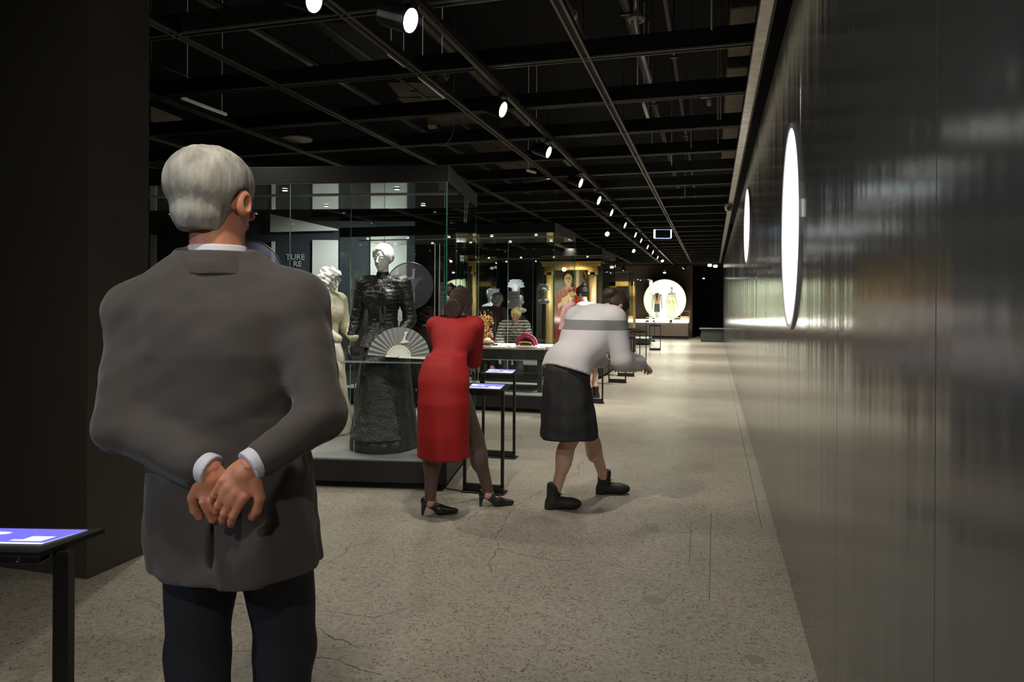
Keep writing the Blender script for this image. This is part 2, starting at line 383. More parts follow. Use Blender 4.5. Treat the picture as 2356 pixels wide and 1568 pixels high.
# glowing discs added for the tall bright streaks on the panels
GLOW = mat('streak_glow', (1, .95, .97), .3, emit=1.5)
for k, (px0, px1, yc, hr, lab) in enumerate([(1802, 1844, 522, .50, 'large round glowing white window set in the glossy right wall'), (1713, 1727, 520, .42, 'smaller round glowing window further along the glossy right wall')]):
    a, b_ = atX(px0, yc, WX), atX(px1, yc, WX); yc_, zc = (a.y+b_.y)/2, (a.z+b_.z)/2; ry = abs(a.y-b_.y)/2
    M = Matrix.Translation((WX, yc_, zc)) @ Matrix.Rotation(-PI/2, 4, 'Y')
    e = empty('wall_streak_glow', (WX, yc_, zc), label=lab, cat='window light')
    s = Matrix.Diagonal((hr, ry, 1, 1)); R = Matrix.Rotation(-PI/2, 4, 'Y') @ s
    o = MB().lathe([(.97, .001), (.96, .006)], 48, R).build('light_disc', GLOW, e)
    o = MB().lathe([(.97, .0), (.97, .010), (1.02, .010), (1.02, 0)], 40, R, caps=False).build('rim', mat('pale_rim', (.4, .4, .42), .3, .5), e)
# ---------------------------------------------------------------- other walls, ceiling
PIL = mat('dark_olive_paint', (.040, .036, .027), .85, var=.08, vscale=3)
c0 = at(201, 1332, 1625*EYE/(1332-691.8)); cb = at(347, 1275, 3.87)
wl = empty('wall_left', (c0.x, c0.y, 0), kind='structure')
MB().bbox((-4, 0, 0), (0, cb.y-c0.y, 4.6), .004).build('partition', PIL, wl)
for a, b_, n in (((-12, 33, 0), (3, 33.3, 4.8), 'wall_back'), ((-12, -5, 0), (-11.8, 33, 4.8), 'wall_far_left'), ((-12, -5, 0), (3, -4.9, 4.8), 'wall_front'), ((1.4, -5, 0), (1.6, 33, 4.8), 'wall_far_right')):
    MB().box(a, b_).build(n, mat('dark_wall', (.02, .021, .02), .8), kind='structure')
# slabs of the ceiling
ce = empty('ceiling', (0, 10, 4.6), kind='structure')
MB().box((-12, -15, .0), (2, 23, .2)).build('ceiling_slab', mat('ceiling_black', (.0018, .0018, .0018), .95), ce)
def slab(corners, h, t, name, m, label=None, cat=None, par=None):
    P = [atH(x, y, h) for x, y in corners]; n = len(P)
    v = [p.copy() for p in P]+[p+Vector((0, 0, t)) for p in P]
    o = obj(name, v, [tuple(range(n))[::-1], tuple(range(n, 2*n))]+[(i, (i+1) % n, n+(i+1) % n, n+i) for i in range(n)], m, par)
    bm = bmesh.new(); bm.from_mesh(o.data); bmesh.ops.recalc_face_normals(bm, faces=bm.faces[:]); bm.to_mesh(o.data); bm.free()
    if not par:
        for i in range(0, n, 2):
            q = P[i].lerp(P[(i+2) % n], .12); MB().tube([q+Vector((0, 0, t)), Vector((q.x, q.y, 4.6))], .006, 5).build('hanger', BLK2, o)
    return tag(o, label, cat)
BRN = mat('brown_board', (.07, .052, .038), .8, var=.2, vscale=3)
slab([(892,190),(985,190),(1025,222),(918,223)], 3.6, .03, 'ceiling_panel', BRN, 'brown ceiling board above the spotlight track, nearest of the row', 'ceiling panel')
slab([(912,226),(1028,223),(1045,242),(950,250)], 3.6, .03, 'ceiling_panel', BRN, 'brown ceiling board directly behind the nearest one', 'ceiling panel')
slab([(985,268),(1075,264),(1105,284),(1015,290)], 3.6, .03, 'ceiling_panel', BRN, 'brown ceiling board with a cable loop hanging beside it', 'ceiling panel')
slab([(1075,328),(1165,325),(1205,345),(1105,352)], 3.6, .03, 'ceiling_panel', BRN, 'brown ceiling board above the middle glass case', 'ceiling panel')
slab([(1130,372),(1215,370),(1250,388),(1180,400)], 3.6, .03, 'ceiling_panel', BRN, 'brown ceiling board just left of the fourth track spotlight', 'ceiling panel')
slab([(715,52),(822,52),(935,150),(850,158)], 3.7, .35, 'air_duct', mat('duct_dark', (.035, .033, .030), .7), 'wide dark air duct crossing above the first glass case', 'duct')
du = atX(1719, 110, .22)
for k, (y0, y1) in enumerate(((4.3, 5.6), (5.95, 7.1), (7.45, 9.6), (10, 13))):
    MB().bbox((.13, y0, 3.75), (.34, y1, 3.95), .01).box((.14, y0+.1, 3.95), (.16, y0+.12, 4.598)).box((.31, y1-.12, 3.95), (.33, y1-.1, 4.598)).build('air_duct', mat('duct_brown', (.16, .13, .09), .55, .3, var=.3, vscale=9), label='brown duct section above the right wall, %s from the camera' % ('nearest', 'second', 'third', 'fourth')[k], cat='duct')
slab([(984,288),(1002,287),(1006,296),(986,297)], 3.75, .1, 'light_tray', mat('amber_tray', (.45, .28, .1), .6), 'small amber lit tray up between ceiling beams', 'tray')
slab([(347,262),(420,290),(405,300),(347,278)], 3.75, .1, 'light_tray', mat('cream_tray', (.35, .3, .2), .6), 'cream louvred tray above the left partition edge', 'tray')
# cross beams and long tracks of the ceiling grid
GH = 3.03
YB = [3.66+1.08*i for i in range(25)]
def beam(name, a, b_, label, group):
    e = empty(name, ((a[0]+b_[0])/2, (a[1]+b_[1])/2, GH), label=label, cat='ceiling beam', group=group)
    o = Vector(e.location); a = Vector((*a, GH))-o; b_ = Vector((*b_, GH))-o; dx = abs(b_.x-a.x) > abs(b_.y-a.y)
    n = Vector((0, 1, 0)) if dx else Vector((1, 0, 0)); t = .02
    def bx(off, hw, z0, z1, nm, m):
        p = a+n*(off-hw); q = b_+n*(off+hw); MB().box((min(p.x, q.x), min(p.y, q.y), z0), (max(p.x, q.x), max(p.y, q.y), z1)).build(nm, m, e)
    bx(0, .022, 0.012, .13 if dx else .06, 'beam_web', BLK2)
    for s in (-1, 1): bx(s*.024, .005 if dx else .007, 0, .012, 'rail_lip', LIP)
    return e
ORD = 'first second third fourth fifth sixth seventh eighth ninth tenth eleventh twelfth thirteenth fourteenth fifteenth sixteenth seventeenth eighteenth nineteenth twentieth twenty-first twenty-second twenty-third twenty-fourth twenty-fifth'.split()
for i, y in enumerate(YB):
    beam('cross_beam', (-7.6, y), (.34, y), 'black beam across the ceiling, %s from the camera end' % ORD[i], 'cross beams of the ceiling grid')
XT = [.30, -.83, -2.05, -3.22, -4.36, -5.5, -6.7]
for i, x in enumerate(XT):
    beam('ceiling_track', (x, 2.0), (x, 30.5), 'long black twin-lipped ceiling track running down the hall, %s from the right wall' % ORD[i], 'long tracks of the ceiling grid')
TX, THt = -1.53, 2.96
e = empty('light_track', (TX, 12, THt), label='slim track carrying the row of lit spotlights down the hall', cat='lighting track')
MB().box((-.014, -10, 0), (.014, 18, .03)).build('track_rail', mat('rail_dark', (.12, .105, .07), .4, .5), e)
MB().box((-.018, -10, .03), (.018, 18, .06)).build('track_body', BLK, e)
# cable tray along the top of the right wall
e = empty('cable_tray', (.27, 12, 2.95), label='bright metal cable tray running above the top of the right wall', cat='cable tray')
MB().box((-.03, -9.5, 0), (.03, 16, .015)).build('tray_floor', SLV, e)
MB().box((-.034, -9.5, 0), (-.03, 16, .05)).build('tray_side', SLV, e)
MB().tube([(.0+.012*math.sin(i*1.3), -9+i*.9, .03) for i in range(28)], .012, 6).build('cable', BLK, e)
# pipes, cables, tubes
def pipe(name, pts, r, m, label, cat, n=8): return MB().tube(pts, r, n).build(name, m, None, True, label, cat)
def Ph(h, *pp): return [atH(x, y, h) for x, y in pp]
pipe('steel_pipe', [Vector((*atH(1462,52,3.7).xy, 4.6))]+Ph(3.7, (1462,52), (1478,122), (1497,190)), .022, mat('bright_pipe', (.75, .74, .7), .3, .6), 'pale steel pipe slanting down from a round ceiling socket', 'pipe')
s = atH(1464, 50, 3.7); MB().lathe([(.0, .06), (.05, .06), (.075, .02), (.06, 0), (.05, .0), (.045, .03)], 20, Matrix.Translation(s), caps=False).build('ceiling_socket', mat('pale_socket', (.5, .45, .4), .5), label='pale round ceiling socket at the top of the steel pipe', cat='fitting')
def tubes(p, q, h, lab, em):
    a, b_ = Ph(h, p, q); MB().tube([a, b_], .018, 10).tube([a.lerp(b_, .1), a.lerp(b_, .1)*Vector((1,1,0))+Vector((0,0,4.6))], .003, 5).tube([a.lerp(b_, .9), a.lerp(b_, .9)*Vector((1,1,0))+Vector((0,0,4.6))], .003, 5).build('lamp_tube', mat('dim_tube%d' % em, (.6, .57, .5), .4, emit=em*.05), label=lab, cat='tube light')
tubes((420,226), (520,263), 3.3, 'dim tube light above the first case left of the round speaker', 2)
tubes((896,123), (932,150), 3.1, 'short tube light hung beside the spotlight track near its front', 2)
tubes((966,176), (1022,222), 3.1, 'long tube light hung under the brown ceiling board', 3)
tubes((1213,1212-820), (1236,398), 3.1, 'small tube light left of the fourth spotlight', 2)
tubes((1480,237), (1492,275), 3.5, 'short pale tube between beams right of the bare track', 1)
pipe('corrugated_pipe', Ph(3.3, (1296,2), (1318,35), (1345,105)), .03, mat('hose', (.09, .09, .085), .5), 'dark corrugated hose with a yellow band lying on the track', 'pipe')
hose = bpy.data.objects['corrugated_pipe']; a, b_ = Ph(3.3, (1316,31), (1319,38)); MB().tube([a, b_], .032, 10).build('yellow_band', mat('yellow', (.8, .5, .02), .5), hose)
pipe('cable', [Vector((*at(1045, 290, 7.2).xy, 4.6))]+[at(x, y, 7.2) for x, y in ((1044,295),(1040,312),(1030,328),(1018,336),(1005,330))], .004, mat('grey_wire', (.3, .29, .27), .5), 'thin grey cable loop drooping from the ceiling boards', 'cable', 5)
pipe('cable', [Vector((*atH(347,140,3.3).xy, 4.6))]+[atH(x, y, 3.3) for x, y in ((348,142),(400,163),(440,180),(465,193))], .006, mat('grey_wire2', (.15, .15, .14), .5), 'thin grey cable sagging near the left partition', 'cable', 5)
pipe('cable', [at(x, y, 8) for x, y in ((1560,0),(1566,40),(1569,88),(1570,130),(1572,166))], .004, mat('blue_wire', (.08, .1, .14), .5), 'thin dark blue cable hanging from the ceiling', 'cable', 5)
rs = random.Random(3)
for k, (px, y0, y1) in enumerate([(1637,2,68),(1467,100,195),(1500,228,330),(1652,222,275),(1658,222,275),(1652,300,330),(1576,440,455),(1545,350,380),(1590,300,340)]):
    h = 3.1; z = (GH-.1-EYE)*FPX/(CY-y1); z = max(4, min(z, 14))
    q = at(px, y1, z); o = pipe('hanger_rod', [q, Vector((q.x, q.y, 4.6))], .005, mat('rod_grey', (.25, .24, .22), .4, .5), 'thin grey hanger rod up in the ceiling, %s' % ('at the picture top edge', 'beside the pale pipe', 'below the pale pipe end', 'left of the pair by the sensor', 'right of the pair by the sensor', 'below the pair by the sensor', 'short one near the third beam gap', 'above the small far bracket', 'between the pale tube and the sensor')[k], 'rod', 6)
    o['group'] = 'hanger rods in the ceiling'
CDM = mat('conduit', (.07, .066, .055), .45, .4)
for x_, h_, r_, n_ in ((-.36, 3.72, .022, 'thin grey conduit running down the hall just left of the brown duct'), (-.80, 4.2, .05, 'thick dark pipe running down the hall above the gap by the right wall'), (-1.22, 3.8, .028, 'grey conduit running above the row of spotlights'),
                     (-2.5, 3.9, .06, 'thick pipe running down the hall above the second beam bay'), (-3.0, 3.6, .02, 'thin conduit above the bare left track'), (-4.0, 3.85, .045, 'pipe running far left above the first glass case')):
    mb = MB().tube([(x_, 3.0, h_), (x_, 30.0, h_)], r_, 8)
    for k in range(9): mb.tube([(x_, 3.6+3.2*k, h_), (x_, 3.6+3.2*k, 4.6)], .006, 5).box((x_-r_-.01, 3.58+3.2*k, h_-r_-.01), (x_+r_+.01, 3.62+3.2*k, h_+r_+.01))
    mb.build('ceiling_pipe', CDM, None, False, n_, 'pipe')
# round ceiling speaker, dome camera, wall camera, exit sign
s = at(683, 322, 7.6); e = empty('ceiling_speaker', s, label='pale round flat speaker disc hanging under the ceiling grid', cat='speaker')
MB().lathe([(.0, 0), (.16, 0), (.165, .01), (.15, .03), (0, .03)], 32, caps=False).build('speaker_plate', mat('speaker_plate', (.30, .27, .21), .6), e)
MB().tube([(0, 0, .03), (0, 0, .45)], .01).build('drop_rod', BLK, e)
s = at(1210, 516, 13.5); e = empty('ceiling_speaker', s, label='small pale speaker disc above the second glass case', cat='speaker')
MB().lathe([(.0, 0), (.16, 0), (.165, .01), (.15, .03), (0, .03)], 32, caps=False).build('speaker_plate', mat('speaker_plate'), e)
MB().tube([(0, 0, .03), (0, 0, .4)], .01).build('drop_rod', BLK, e)
s = atH(1019, 172, 3.2); e = empty('dome_camera', s, label='small glassy security dome between the two lighting tracks', cat='camera')
MB().lathe([(.06, .02), (.055, -.02), (.03, -.05), (0.0, -.058)], 20, caps=False).build('dome', mat('smoked_dome', (.08, .08, .08), .08), e, True)
MB().lathe([(.07, .02), (.07, .05), (0, .05)], 20).build('mount', mat('mount_grey', (.3, .3, .3), .5), e)
s = at(1681, 470, 11.2); e = empty('security_camera', s, label='white camera bracketed at the top edge of the right wall', cat='camera')
MB().bbox((-.02, -.02, 0), (.02, .02, .2), .004).bbox((-.05, -.02, .18), (.05, .02, .21), .004).build('bracket', WHT, e)
MB().lathe([(0, -.08), (.05, -.06), (.065, 0), (.05, .05), (0, .06)], 16, Matrix.Translation((-.03, 0, -.04)), caps=False).build('camera_body', WHT, e, True)
MB().tube([(-.03, -.03, -.05), (-.03, -.09, -.08)], .03, 12).build('lens', BLK, e)
s = at(1632, 232, 6.6); e = empty('ceiling_sensor', s, label='small white sensor on a bracket under a beam near the right wall', cat='sensor')
MB().lathe([(0, -.05), (.02, -.045), (.025, 0), (.02, .03), (0, .03)], 14, caps=False).build('sensor_body', WHT, e, True)
MB().bbox((-.08, -.02, .03), (.03, .02, .045), .003).build('bracket', mat('mount_grey'), e)
s = at(1524.5, 538, 14.6); e = empty('exit_sign', s, TH, 'dark hanging sign box with glowing blue white edges', 'sign')
MB().bbox((-.165, -.03, -.085), (.165, .03, .085), .008).build('sign_face', mat('sign_face', (.012, .013, .018), .3), e)
for x0, x1, z0, z1 in ((-.18, -.155, -.085, .09), (.155, .18, -.085, .09), (-.17, .17, -.095, -.083), (-.17, .17, .083, .093)):
    MB().box((x0, -.034, z0), (x1, .034, z1)).build('glowing_edge', mat('sign_glow', (.55, .75, 1), .3, emit=3.2 if x1-x0 < .1 else .9) if x1-x0 < .1 else mat('sign_glow_dim', (.4, .6, 1), .3, emit=.8), e)
for x in (-.1, .1): MB().tube([(x, 0, .09), (x, 0, .3)], .004, 5).build('hanging_wire', BLK, e)
# ---------------------------------------------------------------- spotlights on the track
LENS = mat('lit_lens', (1, .98, .95), .2, emit=14)
def spotlight(p, s, aim, label, power=0, size=46, grp='spotlights on the long track', lens=LENS, top=THt, col=(1, .93, .82)):
    e = empty('spotlight', p, label=label, cat='spotlight', group=grp)
    d = Vector(aim).normalized(); R = d.to_track_quat('Z', 'X').to_matrix().to_4x4()
    MB().lathe([(.0, -.15*s), (.045*s, -.15*s), (.05*s, -.14*s), (.056*s, .0), (.058*s, .004), (.050*s, .004), (.048*s, -.02*s)], 24, R, caps=False).build('lamp_body', mat('lamp_black', (.03, .03, .03), .3, .5), e, False)
    MB().lathe([(.0, .001), (.049*s, .001)], 24, R, caps=False).build('lens', lens, e)
    hk = Vector((0, 0, max(.05, top-p[2]))); q = -d*.07*s
    MB().tube([q+Vector((0, .0, .05*s)), q+Vector((0, 0, .05*s)) + (hk-q-Vector((0, 0, .05*s)))*.6, (q.x*.0, 0, hk.z)], .008, 6).build('stem', BLK, e)
    MB().bbox((-.02, -.05, hk.z-.03), (.02, .05, hk.z+.001), .003).build('adapter', BLK, e)
    if power:
        l = spot(Vector(p)+d*.02, Vector(p)+d, power, size, .7, col, .045*s, e)
        l.matrix_parent_inverse = Matrix.Identity(4); l.matrix_basis = Matrix.Translation(d*.02) @ d.to_track_quat('-Z', 'Y').to_matrix().to_4x4()
    return e
AIM = (.85*CT+.38*ST, .85*ST-.38*CT, -.36)
for k, (px, py, X, s) in enumerate([(722,2,-1.95,1.15),(944,47,TX,1.25),(1157,252,TX,1.15),(1262,350,TX,1.1),(1336,421,TX,1.1),(1378,461,TX,1.2),(1407,489,TX,1.1),(1438,518,TX,1.1),(1462,540,TX,1.1),
                                 (1475,553,TX,1),(1490,568,TX,1),(1502,580,TX,1),(1513,592,TX,1)]):
    p = atX(px, py, X); col = (.75, .9, 1) if k in (1, 5) else (1, .95, .85)
    tgt = Vector((-.25 if k % 2 else -.5, p.y+(-1.2 if k > 1 else .7), 0)); 
    spotlight(p, s, AIM, 'lit black spotlight on the long track, %s from the front' % ORD[k], 25 if k < 8 else 60, 80, lens=mat('lit_lens_bright', (.85, .95, 1), .2, emit=26) if k in (1, 5) else LENS, col=col)
for k, (px, py, z, ax) in enumerate([(1262,428,11,(.8,-.3,-.3)),(1397,538,14.5,(.5,-.8,-.4)),(1458,577,19,(.6,-.7,-.4)),(1524,600,24,(.3,-.8,-.6)),(1529,627,25.5,(0,-.5,-.8)),(1572,617,27,(-.6,-.1,-.7)),(1619,640,27.3,(0,-.3,-1)),(1434,623,22,(0,-.4,-.9))]):
    p = at(px, py, z); p = atY(px, py, min(YB, key=lambda y: abs(y-p.y)))
    spotlight(p, .95, ax, 'small lit spotlight set apart from the long track, %s from the front' % ORD[k], 0, grp='stray spotlights', top=GH+.03 if p.z < GH-.1 else 4.6)
for k, (px, py) in enumerate(((1633,610), (1646,612))):
    p = at(px, py, 28); MB().lathe([(0, -.06), (.07, -.05), (.09, 0), (.07, .05), (0, .06)], 14, Matrix.Translation(p), caps=False).build('ceiling_lamp', mat('lamp_pale', (1, .9, .7), .3, emit=1.5), None, True, 'small glowing lamp under the far end of the ceiling, %s of two' % ('left' if not k else 'right'), 'lamp')
e = empty('power_rail', at(1240, 415, 11.3), label='short dark power rail with two small fittings beside the bare track', cat='lighting track')
MB().box((-.35, -.02, 0), (.35, .02, .03), Matrix.Rotation(-.5, 4, 'Z')).build('rail', GRY, e)
# ---------------------------------------------------------------- glass cases
SOF = mat('glossy_soffit', (.30, .30, .285), .05, .7, spec=.9); PLT = mat('grey_platform', (.24, .25, .25), .35, var=.06)
CAN = mat('canopy_black', (.0035, .0035, .0035), .8); CANS = mat('canopy_grey', (.05, .05, .048), .6)
GEDGE = mat('glass_edge', (.02, .16, .09), .15); GEDL = mat('glass_edge_light', (.30, .40, .36), .2)
DL = mat('led_dot', (1, .97, .9), .3, emit=22)
PH, GT, CTOP = .222, 2.262, 2.392
def display_case(corner, rz, L, D, label, panes=3, cols=3, plinth=PH, gt=GT, ctop=CTOP, power=9, kick=True, group='glass showcases'):
    """corner: front right foot of the glass; local -x runs left along the front, +y goes back"""
    e = empty('display_case', corner, rz, label, 'display case', group)
    if kick:
        MB().box((-L+.05, .05, 0), (-.05, D-.05, .05)).build('kick_base', BLK2, e)
        MB().bbox((-L, 0, .05), (0, D, plinth-.012), .003).build('plinth', mat('plinth_black', (.010, .010, .009), .5), e)
        w = L/panes
        for i in range(panes):
            MB().bbox((-L+i*w+.003, .002, plinth-.012), (-L+(i+1)*w-.003, D*.62-.003, plinth), .001).build('platform_plate', PLT, e)
            MB().bbox((-L+i*w+.003, D*.62+.003, plinth-.012), (-L+(i+1)*w-.003, D-.002, plinth), .001).build('platform_plate', PLT, e)
    t = .010; w = L/panes
    for i in range(panes):
        for y in (0.003, D-.003-t):
            MB().box((-L+i*w+.002, y, plinth), (-L+(i+1)*w-.002, y+t, gt)).build('glass_pane', GLS, e)
            if i: MB().box((-L+i*w-.0022, y, plinth), (-L+i*w+.0022, y+t, gt)).build('pane_edge', GEDL, e)
    for x in (-L, -t):
        MB().box((x, .003+t, plinth), (x+t, D-.003-t, gt)).build('glass_pane', GLS, e)
    for x in (-L, -.011):
        for y in (0, D-.011): MB().box((x, y, plinth), (x+.0075, y+.0075, gt)).build('corner_edge', GEDGE, e)
    MB().box((-L, 0, gt), (0, D, gt+.006)).build('soffit', SOF, e)
    MB().bbox((-L, 0, gt+.006), (0, D, ctop), .003).build('canopy', CAN, e)
    MB().box((0, .003, gt+.004), (.003, D-.003, ctop-.004)).build('canopy_side', CANS, e)
    for y in (.36, .40): MB().box((-L+.02, D*y, gt-.006), (-.02, D*y+.012, gt)).build('soffit_trim', mat('trim_pale', (.45, .43, .38), .35, .4), e)
    R = Matrix.Translation(corner) @ Matrix.Rotation(rz, 4, 'Z')
    for i in range(cols):
        x = -L+(i+.5)*L/cols
        for y in (.18, .82):
            MB().lathe([(.024, 0), (.024, -.006), (.017, -.008)], 14, Matrix.Translation((x, D*y, gt))).build('downlight', mat('lamp_black'), e)
            MB().lathe([(.0, 0), (.019, 0)], 12, Matrix.Translation((x, D*y, gt-.0085)), caps=False).build('led', DL, e)
            if power:
                l = spot((0, 0, 0), (0, 0, -1), power, 95, .8, (1, .95, .86), .02, e)
                dd = Vector((0, (.5-y)*.7, -1)).normalized()
                l.matrix_parent_inverse = Matrix.Identity(4); l.matrix_basis = Matrix.Translation((x, D*y, gt-.02)) @ dd.to_track_quat('-Z', 'Y').to_matrix().to_4x4()
    return e, R
R1 = TH-math.radians(10.2)+math.radians(0)
C1 = at(1027.5, 1057, 5.17); C1.z = 0
rz1 = math.radians(5.8)  # turned a little against the hall
rz1 = TH-math.radians(15.84)+math.radians(10.0)
case1, K1 = display_case(C1, rz1, 3.6, 1.4, 'big glass case nearest the camera holding the black gown', cols=4, power=44)
C2 = at(1274.5, 900, 8.8); C2.z = 0
case2, K2 = display_case(C2, 0, 3.0, 1.38, 'second glass case holding the long white topped table with the glass dome', panes=3, cols=5, power=60)
C3 = at(1384, 800, 12.9); C3.z = 0
case3, K3 = display_case(C3, 0, 2.6, 1.9, 'third glass case with the gilded portrait frame inside', panes=2, cols=4, power=34)
C4 = at(1445, 800, 17.9); C4.z = 0
case4, K4 = display_case(at(1432, 800, 16.6)*Vector((1, 1, 0)) if False else C4, 0, 1.15, 1.1, 'fourth smaller glass case around the long haired cream figure', panes=1, cols=1, power=70, gt=2.2, ctop=2.22)
C5 = at(1493, 800, 23.5); C5.z = 0
case5, K5 = display_case(C5, 0, 1.6, 1.4, 'fifth glass case standing against the lit far wall', panes=1, cols=2, power=40, gt=2.2, ctop=2.22)
# green lit top of the near corner edge, warm rim light of the soffit
# ---------------------------------------------------------------- mannequin and person parts
def head_prims(c, R, s, stern=False):
    """c centre of head, R 3x3 whose -y is the face, s head height"""
    c = np.array(c, float)
    def q(x, y, z): return c+R@(np.array((x, y, z))*s)
    a = U([el(q(0, .06, .10), np.array((.315, .40, .385))*s, R), el(q(0, -.09, -.13), np.array((.245, .27, .33))*s, R), rc(q(0, -.16, -.36), q(0, -.24, -.38), .10*s, .085*s)], .07*s)
    a = cut(a, U([el(q(.13, -.40, .02), np.array((.085, .06, .055))*s, R), el(q(-.13, -.40, .02), np.array((.085, .06, .055))*s, R)], 0), .04*s)
    b = U([a, rc(q(0, -.37, .06), q(0, -.455, -.11), .022*s, .045*s), rc(q(-.03, -.43, -.125), q(.03, -.43, -.125), .03*s, .03*s)], .03*s)
    b = U([b, el(q(.125, -.318, .015), np.array((.055, .045, .035))*s, R), el(q(-.125, -.318, .015), np.array((.055, .045, .035))*s, R)], .008*s)
    b = U([b, rc(q(-.06, -.36, -.225), q(.06, -.36, -.225), .022*s, .022*s), rc(q(-.045, -.355, -.262), q(.045, -.355, -.262), .026*s, .026*s)], .012*s)
    b = U([b, rc(q(.07, -.335, .10), q(.19, -.30, .105), .02*s, .014*s), rc(q(-.07, -.335, .10), q(-.19, -.30, .105), .02*s, .014*s)], .02*s)
    b = U([b, el(q(.315, .03, -.03), np.array((.035, .07, .12))*s, R), el(q(-.315, .03, -.03), np.array((.035, .07, .12))*s, R)], .012*s)
    return b
def hand_prims(wr, d, nrm, side, s=1.0, curl=.5, spread=.12):
    """wr wrist, d towards the fingers, nrm out of the back of the hand, side +1/-1 thumb side along cross(d, nrm)"""
    d = np.array(d, float); d /= np.linalg.norm(d); n = np.array(nrm, float); n -= d*n.dot(d); n /= np.linalg.norm(n); x = np.cross(d, n)*side
    wr = np.array(wr, float); R = np.stack([x, n, d], 1)
    fs = [el(wr+d*.048*s, np.array((.041, .017, .055))*s, R), rc(wr+d*.004*s, wr+d*.02*s, .026*s, .027*s)]
    pal = U(fs, .012*s); fin = []
    for k, (off, ln, r) in enumerate([(.030, .068, .0092), (.010, .077, .0095), (-.011, .071, .009), (-.031, .056, .008)]):
        b = wr+d*(.088-.006*abs(off)/.03)*s+x*off*s; a1 = curl*.6+.12*k*curl; dd = d*math.cos(a1)-n*math.sin(a1)+x*off*spread*8
        dd /= np.linalg.norm(dd); m1 = b+dd*ln*.48*s; a2 = a1+curl*.9; d2 = d*math.cos(a2)-n*math.sin(a2)+x*off*spread*5; d2 /= np.linalg.norm(d2)
        m2 = m1+d2*ln*.32*s; a3 = a2+curl*.5; d3 = d*math.cos(a3)-n*math.sin(a3); m3 = m2+d3*ln*.22*s
        fin.append(U([rc(b-dd*.02*s, m1, r*s*1.08, r*s), rc(m1, m2, r*s, r*s*.93), rc(m2, m3, r*s*.93, r*s*.82)], .003))
    t0 = wr+d*.025*s+x*.028*s; t1 = t0+(x*.75+d*.7-n*.25)*.036*s; t2 = t1+(x*.25+d*.95-n*.35)*.03*s; t3 = t2+(d*.95-n*.4-x*.1)*.022*s
    th = U([rc(t0, t1, .014*s, .0115*s), rc(t1, t2, .0115*s, .0105*s), rc(t2, t3, .0105*s, .009*s)], .004)
    return U([pal, U(fin, 0), th], .007*s), wr+d*.08*s
